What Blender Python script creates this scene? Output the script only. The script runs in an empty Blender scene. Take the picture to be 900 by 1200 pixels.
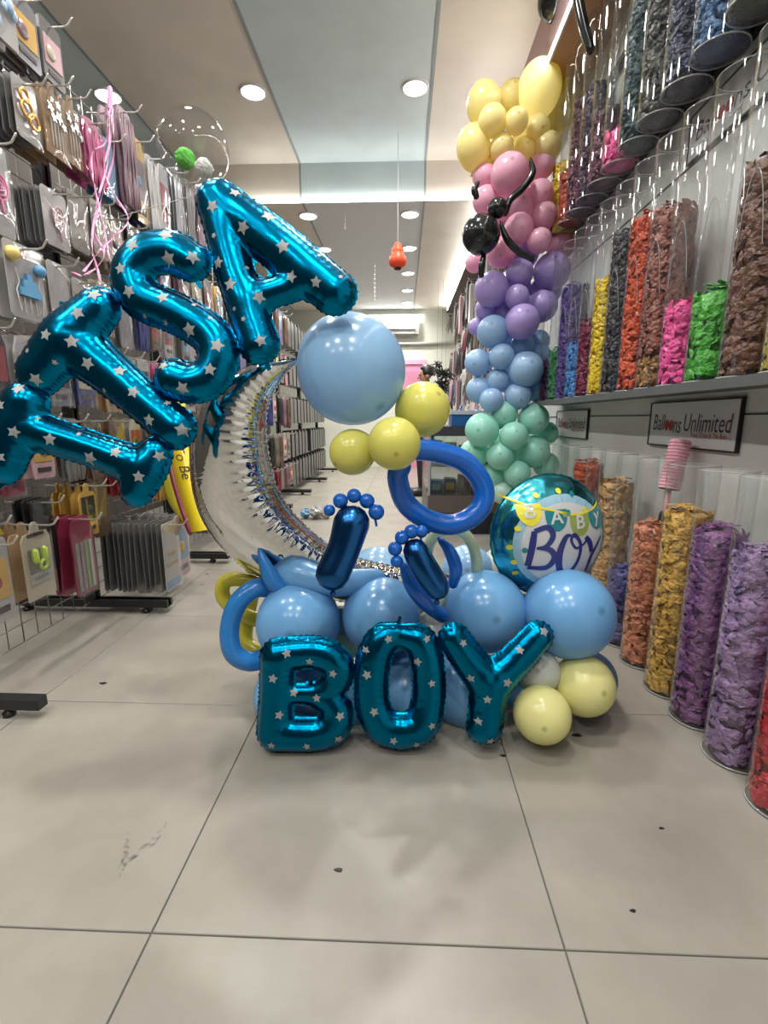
import bpy, bmesh, math, random
import numpy as np
from mathutils import Vector, Matrix, noise

S = bpy.context.scene
C = S.collection
PI = math.pi

# ------------------------------------------------------------------ camera
F_PX, VX, VY, CAM_H = 560.0, 472.0, 491.0, 1.05
PITCH = math.atan((600 - VY) / F_PX)
YAW = math.atan((VX - 450) / F_PX * math.cos(PITCH))
cam_d = bpy.data.cameras.new('camera')
cam_d.sensor_fit = 'HORIZONTAL'
cam_d.sensor_width = 36.0
cam_d.lens = 36.0 * F_PX / 900.0
cam_d.clip_start = 0.05
cam = bpy.data.objects.new('camera', cam_d)
C.objects.link(cam)
cam.location = (0, 0, CAM_H)
cam.rotation_euler = (PI / 2 - PITCH, 0, YAW)
S.camera = cam
CAM = Vector((0, 0, CAM_H))
RT = Vector((math.cos(YAW), math.sin(YAW), 0))
FW = Vector((-math.sin(YAW) * math.cos(PITCH), math.cos(YAW) * math.cos(PITCH), -math.sin(PITCH)))
UP = RT.cross(FW)


def P(px, py, d):                                   # a point of the place at depth d (metres) from the viewer
    px, py, d = float(px), float(py), float(d)
    return CAM + d * (FW + RT * ((px - 450) / F_PX) - UP * ((py - 600) / F_PX))


def on_y(px, py, y):
    r = FW + RT * ((px - 450) / F_PX) - UP * ((py - 600) / F_PX)
    return CAM + r * (y / r.y)


# ------------------------------------------------------------------ world, light, exposure
W = bpy.data.worlds.new('world')
S.world = W
W.use_nodes = True
bgn = W.node_tree.nodes['Background']
bgn.inputs[0].default_value = (0.86, 0.92, 1.0, 1)
bgn.inputs[1].default_value = 0.07
S.view_settings.view_transform = 'Standard'
S.view_settings.look = 'None'
S.view_settings.gamma = 1.0
S.view_settings.exposure = 0.08
S.view_settings.use_curve_mapping = False
S.cycles.transparent_max_bounces = 40
S.cycles.max_bounces = 8
S.cycles.sample_clamp_indirect = 4.0
S.cycles.caustics_reflective = False
S.cycles.caustics_refractive = False
LAMP_W = 20.0                                       # watts of each ceiling downlight
Z_CEIL, Z_LOW, Y_BEAM, Y_BACK = 3.65, 3.316, 5.51, 10.7
LIGHTS = [(x, y, Z_CEIL) for y in (4.40, 2.9, 1.4, -0.1, -1.6) for x in (-2.43, -1.23, 0.08)] + \
         [(x, y, Z_LOW) for y in (5.93, 7.02, 8.15, 9.17, 10.1) for x in (-1.09, 0.065)]


def downlight_lamp(x, y, z):
    ld = bpy.data.lights.new('downlight_lamp', 'AREA')
    ld.shape = 'DISK'
    ld.size = 0.185
    ld.energy = LAMP_W
    ld.color = (1.0, 0.965, 0.91)
    ld.spread = math.radians(150)
    o = bpy.data.objects.new('downlight_lamp', ld)
    C.objects.link(o)
    o.location = (x, y, z - 0.030)


for l_ in LIGHTS:
    downlight_lamp(*l_)

# ------------------------------------------------------------------ materials
MATS = {}


def _nt(name):
    m = bpy.data.materials.new(name)
    m.use_nodes = True
    nt = m.node_tree
    return m, nt, nt.nodes['Principled BSDF'], nt.nodes['Material Output']


def mat(name, col, rough=0.5, metal=0.0, spec=0.5, emit=0.0, coat=0.0, noise_s=0.0, noise_a=0.0, bump=0.0, bump_s=60.0):
    if name in MATS:
        return MATS[name]
    m, nt, b, o = _nt(name)
    b.inputs['Base Color'].default_value = (*col, 1)
    b.inputs['Roughness'].default_value = rough
    b.inputs['Metallic'].default_value = metal
    b.inputs['Specular IOR Level'].default_value = spec
    b.inputs['Coat Weight'].default_value = coat
    b.inputs['Coat Roughness'].default_value = 0.08
    if emit:
        b.inputs['Emission Color'].default_value = (*col, 1)
        b.inputs['Emission Strength'].default_value = emit
    if noise_a:
        tc = nt.nodes.new('ShaderNodeTexCoord')
        n = nt.nodes.new('ShaderNodeTexNoise')
        n.inputs['Scale'].default_value = noise_s
        n.inputs['Detail'].default_value = 5
        r = nt.nodes.new('ShaderNodeValToRGB')
        r.color_ramp.elements[0].position = 0.3
        r.color_ramp.elements[1].position = 0.7
        r.color_ramp.elements[0].color = (*[c * (1 - noise_a) for c in col], 1)
        r.color_ramp.elements[1].color = (*[min(1, c * (1 + noise_a)) for c in col], 1)
        nt.links.new(tc.outputs['Object'], n.inputs['Vector'])
        nt.links.new(n.outputs['Fac'], r.inputs['Fac'])
        nt.links.new(r.outputs['Color'], b.inputs['Base Color'])
    if bump:
        tc = nt.nodes.new('ShaderNodeTexCoord')
        n = nt.nodes.new('ShaderNodeTexNoise')
        n.inputs['Scale'].default_value = bump_s
        bm_ = nt.nodes.new('ShaderNodeBump')
        bm_.inputs['Strength'].default_value = bump
        bm_.inputs['Distance'].default_value = 0.01
        nt.links.new(tc.outputs['Object'], n.inputs['Vector'])
        nt.links.new(n.outputs['Fac'], bm_.inputs['Height'])
        nt.links.new(bm_.outputs['Normal'], b.inputs['Normal'])
    MATS[name] = m
    return m


def latex(name, col, rough=0.22, trans=0.22):
    """stretched latex: glossy, a little light passes through; the thick teat at the top is deeper in colour"""
    key = 'latex_' + name
    if key in MATS:
        return MATS[key]
    m, nt, b, o = _nt(key)
    tc = nt.nodes.new('ShaderNodeTexCoord')
    d = nt.nodes.new('ShaderNodeVectorMath')
    d.operation = 'DISTANCE'
    d.inputs[1].default_value = (0, 0, 1.0)
    r = nt.nodes.new('ShaderNodeValToRGB')
    r.color_ramp.elements[0].position = 0.03
    r.color_ramp.elements[1].position = 0.14
    r.color_ramp.elements[0].color = (*[c * 0.62 for c in col], 1)
    r.color_ramp.elements[1].color = (*col, 1)
    nt.links.new(tc.outputs['Object'], d.inputs[0])
    nt.links.new(d.outputs['Value'], r.inputs['Fac'])
    nt.links.new(r.outputs['Color'], b.inputs['Base Color'])
    b.inputs['Roughness'].default_value = rough
    b.inputs['Specular IOR Level'].default_value = 0.55
    tr = nt.nodes.new('ShaderNodeBsdfTranslucent')
    nt.links.new(r.outputs['Color'], tr.inputs['Color'])
    mx = nt.nodes.new('ShaderNodeMixShader')
    mx.inputs[0].default_value = trans
    nt.links.new(b.outputs[0], mx.inputs[1])
    nt.links.new(tr.outputs[0], mx.inputs[2])
    nt.links.new(mx.outputs[0], o.inputs['Surface'])
    MATS[key] = m
    return m


def clear(name, tint=(0.97, 0.98, 0.98), fres=0.22, rough=0.03):
    """thin clear plastic sheet"""
    if name in MATS:
        return MATS[name]
    m, nt, b, o = _nt(name)
    nt.nodes.remove(b)
    t = nt.nodes.new('ShaderNodeBsdfTransparent')
    t.inputs[0].default_value = (*tint, 1)
    g = nt.nodes.new('ShaderNodeBsdfGlossy')
    g.inputs['Roughness'].default_value = rough
    lw = nt.nodes.new('ShaderNodeLayerWeight')
    lw.inputs[0].default_value = 0.5
    pw = nt.nodes.new('ShaderNodeMath')
    pw.operation = 'POWER'
    pw.inputs[1].default_value = 3.2
    nt.links.new(lw.outputs['Facing'], pw.inputs[0])
    ma = nt.nodes.new('ShaderNodeMath')
    ma.operation = 'MULTIPLY_ADD'
    ma.inputs[1].default_value = fres * 2.8
    ma.inputs[2].default_value = 0.075
    nt.links.new(pw.outputs[0], ma.inputs[0])
    mx = nt.nodes.new('ShaderNodeMixShader')
    nt.links.new(ma.outputs[0], mx.inputs[0])
    nt.links.new(t.outputs[0], mx.inputs[1])
    nt.links.new(g.outputs[0], mx.inputs[2])
    nt.links.new(mx.outputs[0], o.inputs['Surface'])
    MATS[name] = m
    return m


def foil(name, col, rough=0.16, bump=0.25, bs=9.0):
    if name in MATS:
        return MATS[name]
    m, nt, b, o = _nt(name)
    b.inputs['Base Color'].default_value = (*col, 1)
    b.inputs['Metallic'].default_value = 1.0
    b.inputs['Roughness'].default_value = rough
    tc = nt.nodes.new('ShaderNodeTexCoord')
    n = nt.nodes.new('ShaderNodeTexNoise')
    n.inputs['Scale'].default_value = bs
    n.inputs['Detail'].default_value = 3
    bm_ = nt.nodes.new('ShaderNodeBump')
    bm_.inputs['Strength'].default_value = bump
    bm_.inputs['Distance'].default_value = 0.02
    nt.links.new(tc.outputs['Object'], n.inputs['Vector'])
    nt.links.new(n.outputs['Fac'], bm_.inputs['Height'])
    nt.links.new(bm_.outputs['Normal'], b.inputs['Normal'])
    MATS[name] = m
    return m


def tile_mat():
    m, nt, b, o = _nt('polished_tile')
    tc = nt.nodes.new('ShaderNodeTexCoord')
    geo = nt.nodes.new('ShaderNodeNewGeometry')
    n = nt.nodes.new('ShaderNodeTexNoise')
    n.inputs['Scale'].default_value = 3.4
    n.inputs['Detail'].default_value = 9
    n.inputs['Roughness'].default_value = 0.62
    nt.links.new(geo.outputs['Position'], n.inputs['Vector'])
    r = nt.nodes.new('ShaderNodeValToRGB')
    r.color_ramp.elements[0].position = 0.30
    r.color_ramp.elements[1].position = 0.72
    r.color_ramp.elements[0].color = (0.225, 0.210, 0.180, 1)
    r.color_ramp.elements[1].color = (0.295, 0.278, 0.242, 1)
    nt.links.new(n.outputs['Fac'], r.inputs['Fac'])
    nt.links.new(r.outputs['Color'], b.inputs['Base Color'])
    n2 = nt.nodes.new('ShaderNodeTexNoise')
    n2.inputs['Scale'].default_value = 6.0
    n2.inputs['Detail'].default_value = 6
    nt.links.new(geo.outputs['Position'], n2.inputs['Vector'])
    mr = nt.nodes.new('ShaderNodeMapRange')
    mr.inputs['To Min'].default_value = 0.22
    mr.inputs['To Max'].default_value = 0.42
    nt.links.new(n2.outputs['Fac'], mr.inputs['Value'])
    nt.links.new(mr.outputs['Result'], b.inputs['Roughness'])
    b.inputs['Specular IOR Level'].default_value = 0.5
    return m


M_TILE = tile_mat()
M_GROUT = mat('grout', (0.10, 0.095, 0.085), 0.9)
M_BEIGE = mat('ceiling_beige', (0.78, 0.725, 0.635), 0.75, noise_s=3, noise_a=0.05)
M_BLUEGREY = mat('ceiling_bluegrey', (0.645, 0.75, 0.76), 0.7, noise_s=3, noise_a=0.05)
M_SEAM = mat('ceiling_seam', (0.33, 0.37, 0.38), 0.7)
M_WALLR = mat('wall_offwhite', (0.74, 0.74, 0.715), 0.7, noise_s=2.5, noise_a=0.06)
M_WALLB = mat('wall_back', (0.62, 0.64, 0.56), 0.8, noise_s=2, noise_a=0.05)
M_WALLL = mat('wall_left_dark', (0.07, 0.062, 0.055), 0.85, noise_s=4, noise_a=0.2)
M_PINKWALL = mat('fascia_pink', (0.62, 0.44, 0.47), 0.6)
M_SOFFIT = mat('soffit_brown', (0.56, 0.34, 0.22), 0.6)
M_LED = mat('led', (1.0, 0.98, 0.94), 0.5, emit=17.0)
M_DIFF = mat('diffuser', (1.0, 0.97, 0.92), 0.5, emit=7.0)
M_WHITE = mat('white_plastic', (0.75, 0.75, 0.74), 0.4)
M_CHROMEWIRE = mat('wire_steel', (0.30, 0.29, 0.27), 0.45, metal=0.4)
M_HOOK = mat('hook_steel', (0.62, 0.61, 0.58), 0.3, metal=0.75)
M_BLACK = mat('black_metal', (0.012, 0.012, 0.013), 0.4)
M_ACRYL = clear('acrylic')
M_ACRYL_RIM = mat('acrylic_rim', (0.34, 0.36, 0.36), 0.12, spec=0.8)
M_BAG = clear('cellophane', (0.95, 0.95, 0.96), 0.3, 0.08)
M_DARKTEXT = mat('ink_dark', (0.05, 0.03, 0.045), 0.5)
M_REDTEXT = mat('ink_red', (0.45, 0.02, 0.03), 0.5)

# ------------------------------------------------------------------ object helpers
WL = {}


def wl(o):
    return WL.get(o.name, Vector((0, 0, 0)))


def tag(o, label=None, cat=None, group=None, kind=None):
    if label: o['label'] = label
    if cat: o['category'] = cat
    if group: o['group'] = group
    if kind: o['kind'] = kind
    return o


def thing(name, loc, label=None, cat=None, group=None, kind=None):
    o = bpy.data.objects.new(name, None)
    o.empty_display_size = 0.05
    C.objects.link(o)
    o.location = loc
    WL[o.name] = Vector(loc)
    return tag(o, label, cat, group, kind)


class MB:
    """collects shapes in place coordinates; build() links them as one mesh object"""

    def __init__(s):
        s.v, s.f, s.sm = [], [], []

    def add(s, v, f, smooth=False):
        b = len(s.v)
        s.v.extend([tuple(p) for p in v])
        s.f.extend([tuple(i + b for i in q) for q in f])
        s.sm.extend([smooth] * len(f))
        return s

    def box(s, a, b, M=None):
        x0, y0, z0 = a
        x1, y1, z1 = b
        v = [Vector(p) for p in ((x0, y0, z0), (x1, y0, z0), (x1, y1, z0), (x0, y1, z0), (x0, y0, z1), (x1, y0, z1), (x1, y1, z1), (x0, y1, z1))]
        if M is not None: v = [M @ p for p in v]
        return s.add(v, [(3, 2, 1, 0), (4, 5, 6, 7), (0, 1, 5, 4), (1, 2, 6, 5), (2, 3, 7, 6), (3, 0, 4, 7)])

    def tube(s, pts, rad, n=10, smooth=True, cap=True):
        """round tube along pts; rad a number or one per point; ends rounded when cap"""
        pts = [Vector(p) for p in pts]
        r = list(rad) if hasattr(rad, '__len__') else [rad] * len(pts)
        if cap:
            a, b = pts[0], pts[-1]
            da = (pts[0] - pts[1]).normalized()
            db = (pts[-1] - pts[-2]).normalized()
            k = [(0.5, 0.866), (0.85, 0.52), (1.0, 0.08)]
            pts = [a + da * r[0] * q[0] for q in reversed(k)] + pts + [b + db * r[-1] * q[0] for q in k]
            r = [r[0] * q[1] for q in reversed(k)] + r + [r[-1] * q[1] for q in k]
        v, f = [], []
        t0 = (pts[1] - pts[0]).normalized()
        nrm = t0.orthogonal().normalized()
        for i, p in enumerate(pts):
            t = (pts[min(i + 1, len(pts) - 1)] - pts[max(i - 1, 0)])
            t = t.normalized() if t.length > 1e-9 else t0
            nrm = (nrm - t * nrm.dot(t))
            nrm = nrm.normalized() if nrm.length > 1e-6 else t.orthogonal().normalized()
            bi = t.cross(nrm)
            for k in range(n):
                an = 2 * PI * k / n
                v.append(p + (nrm * math.cos(an) + bi * math.sin(an)) * r[i])
        for i in range(len(pts) - 1):
            for k in range(n):
                k2 = (k + 1) % n
                f.append((i * n + k, i * n + k2, (i + 1) * n + k2, (i + 1) * n + k))
        f.append(tuple(reversed(range(n))))
        f.append(tuple(range((len(pts) - 1) * n, len(pts) * n)))
        return s.add(v, f, smooth)

    def ball(s, c, r, nu=14, nv=9, sc=(1, 1, 1), M=None):
        c = Vector(c)
        v, f = [], []
        for j in range(nv + 1):
            th = PI * j / nv
            for i in range(nu):
                ph = 2 * PI * i / nu
                q = Vector((math.sin(th) * math.cos(ph) * r * sc[0], math.sin(th) * math.sin(ph) * r * sc[1], math.cos(th) * r * sc[2]))
                if M is not None: q = M @ q
                v.append(c + q)
        for j in range(nv):
            for i in range(nu):
                i2 = (i + 1) % nu
                f.append((j * nu + i, (j + 1) * nu + i, (j + 1) * nu + i2, j * nu + i2))
        return s.add(v, f, True)

    def lathe(s, c, prof, n=24, smooth=True, axis=None):
        """profile of (radius, height) about axis (default up)"""
        c = Vector(c)
        q = Vector((0, 0, 1)).rotation_difference(Vector(axis)) if axis is not None else None
        v, f = [], []
        for r, h in prof:
            for i in range(n):
                p = Vector((r * math.cos(2 * PI * i / n), r * math.sin(2 * PI * i / n), h))
                if q is not None: p = q @ p
                v.append(c + p)
        for j in range(len(prof) - 1):
            for i in range(n):
                i2 = (i + 1) % n
                f.append((j * n + i, j * n + i2, (j + 1) * n + i2, (j + 1) * n + i))
        return s.add(v, f, smooth)

    def prism(s, pts, axis, t):
        """flat outline pts (3-D points) pushed out by vector axis*t"""
        pts = [Vector(p) for p in pts]
        n = len(pts)
        off = Vector(axis) * t
        v = pts + [p + off for p in pts]
        f = [tuple(range(n)), tuple(reversed(range(n, 2 * n)))] + [(i, i + n, (i + 1) % n + n, (i + 1) % n) for i in range(n)]
        return s.add(v, f)

    def build(s, name, m, parent=None, label=None, cat=None, group=None, kind=None, org=None):
        v = np.array(s.v, dtype=float)
        if parent is not None:
            o0 = wl(parent)
            loc = Vector((0, 0, 0))
        else:
            if org is None:
                o0 = Vector((v[:, 0].mean(), v[:, 1].mean(), v[:, 2].min()))
            else:
                o0 = Vector(org)
            loc = o0
        v = v - np.array(o0)
        me = bpy.data.meshes.new(name)
        me.from_pydata(v.tolist(), [], s.f)
        me.polygons.foreach_set('use_smooth', s.sm)
        me.materials.append(m)
        o = bpy.data.objects.new(name, me)
        C.objects.link(o)
        o.location = loc
        if parent is not None: o.parent = parent
        WL[o.name] = Vector(o0)
        return tag(o, label, cat, group, kind)


def fixn(o):
    bm = bmesh.new()
    bm.from_mesh(o.data)
    bmesh.ops.recalc_face_normals(bm, faces=bm.faces)
    bm.to_mesh(o.data)
    bm.free()
    return o


def spline(pts, n=8):
    """Catmull-Rom through points (Vectors or number tuples)"""
    p = [np.array(q, dtype=float) for q in pts]
    p = [2 * p[0] - p[1]] + p + [2 * p[-1] - p[-2]]
    out = []
    for i in range(1, len(p) - 2):
        for k in range(n):
            t = k / n
            out.append(0.5 * ((2 * p[i]) + (-p[i - 1] + p[i + 1]) * t + (2 * p[i - 1] - 5 * p[i] + 4 * p[i + 1] - p[i + 2]) * t * t + (-p[i - 1] + 3 * p[i] - 3 * p[i + 1] + p[i + 2]) * t ** 3))
    out.append(p[-2])
    return out


def link_copy(o, name, loc, rot=None, parent=None):
    c = o.copy()
    c.name = name
    C.objects.link(c)
    c.location = loc
    if rot is not None: c.rotation_euler = rot
    c.parent = parent
    WL[c.name] = Vector(loc)
    return c


def text_verts(txt, size, shear=0.0, bold=0.0):
    """flat lettering as (verts2d, faces)"""
    cu = bpy.data.curves.new('lettering', 'FONT')
    cu.body = txt
    cu.size = size
    cu.shear = shear
    cu.offset = bold
    cu.align_x = 'CENTER'
    cu.align_y = 'CENTER'
    cu.resolution_u = 3
    ob = bpy.data.objects.new('lettering', cu)
    C.objects.link(ob)
    dg = bpy.context.evaluated_depsgraph_get()
    me = ob.evaluated_get(dg).to_mesh()
    v = [(p.co.x, p.co.y) for p in me.vertices]
    f = [tuple(p.vertices) for p in me.polygons]
    ob.evaluated_get(dg).to_mesh_clear()
    bpy.data.objects.remove(ob)
    bpy.data.curves.remove(cu)
    return v, f


def lettering(name, txt, size, c, xdir, ydir, m, parent, shear=0.0, width=None, bold=0.0, off=0.0):
    v, f = text_verts(txt, size, shear, bold)
    xd, yd = Vector(xdir).normalized(), Vector(ydir).normalized()
    nn = xd.cross(yd)
    k = 1.0
    if width:
        xs = [p[0] for p in v]
        k = width / (max(xs) - min(xs))
    mb = MB()
    mb.add([Vector(c) + xd * p[0] * k + yd * p[1] + nn * off for p in v], f)
    return mb.build(name, m, parent)


# ================================================================== THE SETTING
# floor: slab of grout with one object per tile
fl = MB().box((-3.1, -3.0, -0.06), (1.5, 10.8, -0.004)).build('floor', M_GROUT, kind='structure', org=(0, 0, 0))
XJ = [-3.1, -2.235, -1.375, -0.515, 0.335, 1.19, 1.5]
YJ = [-3.0, -2.4, -1.6, -0.805, -0.01, 0.79] + [0.79 + 0.803 * k for k in range(1, 13)] + [10.8]
tile_cache = {}
for i in range(len(XJ) - 1):
    for j in range(len(YJ) - 1):
        w, h = XJ[i + 1] - XJ[i], YJ[j + 1] - YJ[j]
        key = (round(w, 3), round(h, 3))
        g = 0.0016
        if key not in tile_cache:
            mb = MB()
            b = 0.0015
            a0, a1, b0, b1 = g, w - g, g, h - g
            v = [(a0, b0, -0.01), (a1, b0, -0.01), (a1, b1, -0.01), (a0, b1, -0.01), (a0, b0, -b), (a1, b0, -b), (a1, b1, -b), (a0, b1, -b),
                 (a0 + b, b0 + b, 0), (a1 - b, b0 + b, 0), (a1 - b, b1 - b, 0), (a0 + b, b1 - b, 0)]
            fc = [(0, 1, 5, 4), (1, 2, 6, 5), (2, 3, 7, 6), (3, 0, 4, 7), (4, 5, 9, 8), (5, 6, 10, 9), (6, 7, 11, 10), (7, 4, 8, 11), (8, 9, 10, 11)]
            me = bpy.data.meshes.new('tile')
            me.from_pydata(v, [], fc)
            me.materials.append(M_TILE)
            tile_cache[key] = me
        t = bpy.data.objects.new('tile', tile_cache[key])
        C.objects.link(t)
        t.location = (XJ[i], YJ[j], 0)
        t.parent = fl

# ceiling: high front part, drop beam, lower rear part; coloured panels with raised joints
ce = MB().box((-3.1, -3.0, Z_CEIL + 0.02), (1.5, Y_BEAM + 0.1, Z_CEIL + 0.1)).build('ceiling', M_BEIGE, kind='structure', org=(0, 0, Z_CEIL))
PANX = [(-3.1, -2.32, M_BLUEGREY), (-2.32, -1.085, M_BEIGE), (-1.085, 0.212, M_BLUEGREY), (0.212, 0.90, M_BEIGE)]
for x0, x1, m in PANX:
    MB().box((x0 + 0.004, -3.0, Z_CEIL), (x1 - 0.004, Y_BEAM, Z_CEIL + 0.03)).build('panel', m, ce)
    MB().box((x0 + 0.004, Y_BEAM, Z_LOW - 0.012), (x1 - 0.004, Y_BEAM + 0.03, Z_CEIL + 0.01)).build('beam_panel', m, ce)
    MB().box((x0 + 0.004, Y_BEAM + 0.03, Z_LOW), (x1 - 0.004, Y_BACK, Z_LOW + 0.03)).build('panel', m if x0 > 0 or x0 < -1.1 else mat('ceiling_grey', (0.72, 0.75, 0.75), 0.7), ce)
for x in (-2.32, -1.085, 0.212):
    MB().box((x - 0.012, -3.0, Z_CEIL - 0.006), (x + 0.012, Y_BEAM, Z_CEIL + 0.01)).build('joint_strip', M_SEAM, ce)
    MB().box((x - 0.010, Y_BEAM - 0.006, Z_LOW - 0.01), (x + 0.010, Y_BEAM + 0.01, Z_CEIL)).build('joint_strip', M_SEAM, ce)
    MB().box((x - 0.010, Y_BEAM + 0.03, Z_LOW - 0.005), (x + 0.010, Y_BACK, Z_LOW + 0.01)).build('joint_strip', M_SEAM, ce)

# walls
wr = MB().box((1.20, -3.0, 0), (1.32, 10.8, Z_CEIL)).build('wall_right', M_WALLR, kind='structure', org=(1.2, 0, 0))
MB().box((1.195, -1.0, 1.064), (1.2, 4.1, 1.069)).build('wall_groove_strip', M_BLACK, wr)
MB().box((1.195, -1.0, 2.085), (1.2, 3.7, 2.091)).build('wall_groove_strip', M_BLACK, wr)
tr = MB().box((0.90, -3.0, 3.25), (1.2, Y_BACK, Z_CEIL + 0.02)).build('trim_1', M_PINKWALL, kind='structure', org=(0.9, 0, 3.25))
MB().box((0.903, -3.0, 3.236), (1.2, 4.0, 3.25)).build('soffit_board', M_SOFFIT, tr)
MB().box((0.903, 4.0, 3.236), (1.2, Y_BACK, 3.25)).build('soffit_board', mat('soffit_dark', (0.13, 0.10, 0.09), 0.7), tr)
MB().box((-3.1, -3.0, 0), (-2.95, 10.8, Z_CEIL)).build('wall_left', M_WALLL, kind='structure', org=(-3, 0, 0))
MB().box((-3.1, Y_BACK, 0), (1.32, Y_BACK + 0.1, Z_CEIL)).build('wall_back', M_WALLB, kind='structure', org=(0, Y_BACK, 0))
# pink door in the back wall
dr = MB().box((-0.02, Y_BACK - 0.02, 0.0), (0.42, Y_BACK, 2.20)).build('door_1', mat('door_pink', (0.70, 0.27, 0.42), 0.5), kind='structure', org=(0.2, Y_BACK, 0))
mbd = MB()
mbd.box((-0.09, Y_BACK - 0.05, 0), (-0.02, Y_BACK, 2.29)).box((0.42, Y_BACK - 0.05, 0), (0.49, Y_BACK, 2.29)).box((-0.02, Y_BACK - 0.05, 2.20), (0.42, Y_BACK, 2.29))
mbd.build('door_frame', mat('door_pink_light', (0.80, 0.36, 0.52), 0.5), dr)
MB().box((0.06, Y_BACK - 0.028, 1.2), (0.34, Y_BACK - 0.018, 2.05)).build('door_panel', mat('door_pink_dark', (0.55, 0.22, 0.34), 0.5), dr)
MB().ball((0.37, Y_BACK - 0.05, 1.0), 0.03).build('door_knob', M_HOOK, dr)

# ---- ceiling lights (each a thing)
ORD = ['first', 'second', 'third', 'fourth', 'fifth', 'sixth', 'seventh', 'eighth', 'ninth', 'tenth', 'eleventh', 'twelfth', 'thirteenth', 'fourteenth', 'fifteenth', 'sixteenth']
ring_me = None
for k, (x, y, z) in enumerate(LIGHTS):
    if y < 0.5: continue
    if z > 3.5:
        lab = {-2.43: 'round lit downlight over the wall racks', -1.23: 'round lit downlight beside the joint of the beige ceiling panel', 0.08: 'round lit downlight on the blue-grey ceiling panel'}[x]
        lab += {4.4: ' in front of the beam', 2.9: ', one row nearer', 1.4: ', above the balloon display'}[y]
    else:
        row = ORD[[5.93, 7.02, 8.15, 9.17, 10.1].index(y)]
        lab = 'downlight of the %s row behind the beam, %s' % (row, 'rack side' if x < -1 else 'counter side')
    t = thing('ceiling_downlight', (x, y, z - 0.012), lab, 'light', 'ceiling downlights')
    MB().lathe((x, y, z), [(0.090, -0.004), (0.096, -0.014), (0.106, -0.012), (0.110, 0.0)], 28).build('bezel', M_WHITE, t)
    MB().lathe((x, y, z), [(0.0005, -0.0165), (0.07, -0.0155), (0.0925, -0.010)], 28).build('diffuser', M_DIFF, t)
# ---- LED battens
t = thing('light_strip', (-0.3, Y_BEAM - 0.02, Z_LOW - 0.05), 'long white light strip along the lower edge of the ceiling beam', 'light')
MB().box((-1.75, Y_BEAM - 0.016, Z_LOW - 0.045), (0.90, Y_BEAM - 0.002, Z_LOW - 0.015)).build('housing', M_WHITE, t)
MB().box((-1.75, Y_BEAM - 0.040, Z_LOW - 0.042), (0.90, Y_BEAM - 0.016, Z_LOW - 0.022)).build('diffuser', M_LED, t)
t = thing('light_strip', (0.89, 4.2, 3.22), 'white light strip along the pink fascia above the tubes', 'light')
MB().box((0.886, -2.0, 3.222), (0.90, 10.4, 3.244)).build('housing', M_WHITE, t)
MB().box((0.878, -2.0, 3.226), (0.886, 10.4, 3.242)).build('diffuser', mat('led_soft', (1.0, 0.98, 0.95), emit=50.0), t)
t = thing('light_strip', (-0.2, Y_BACK - 0.06, 3.16), 'short tube light on the back wall above the air conditioner', 'light')
MB().box((-0.85, Y_BACK - 0.07, 3.19), (0.38, Y_BACK, 3.22)).build('housing', M_WHITE, t)
MB().tube([(-0.84, Y_BACK - 0.05, 3.165), (0.37, Y_BACK - 0.05, 3.165)], 0.025).build('tube_lamp', M_LED, t)
# ---- air conditioner and pipe
t = thing('air_conditioner', (-0.2, Y_BACK, 2.78), 'white split air conditioner mounted on the back wall', 'air conditioner')
pr = [(0, 2.80), (0, 3.09), (-0.16, 3.09), (-0.21, 3.02), (-0.21, 2.90), (-0.15, 2.80)]
MB().prism([(-0.85, Y_BACK + q[0], q[1]) for q in pr], (1, 0, 0), 1.17).build('body', M_WHITE, t)
MB().box((-0.78, Y_BACK - 0.213, 2.865), (0.25, Y_BACK - 0.18, 2.885)).build('vent_slot', M_BLACK, t)
MB().box((-0.78, Y_BACK - 0.20, 2.80), (0.25, Y_BACK - 0.16, 2.825)).build('vent_flap', mat('grey_flap', (0.30, 0.30, 0.29), 0.5), t)
MB().tube([(-0.9, Y_BACK - 0.05, 2.62), (0.42, Y_BACK - 0.05, 2.62), (1.2, Y_BACK - 0.05, 2.65)], 0.035).build('conduit', mat('conduit_grey', (0.40, 0.41, 0.38), 0.6),
    label='grey conduit running along the back wall under the air conditioner', cat='pipe')

# ================================================================== FOIL AND LATEX BALLOONS
M_TEAL = foil('foil_teal', (0.0, 0.15, 0.285), 0.23, 0.18, 7)
M_SILVERSTAR = mat('star_silver', (0.29, 0.30, 0.30), 0.5, metal=0.2)
M_SILVER = foil('foil_silver', (0.70, 0.70, 0.69), 0.035, 0.05, 5)


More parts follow.
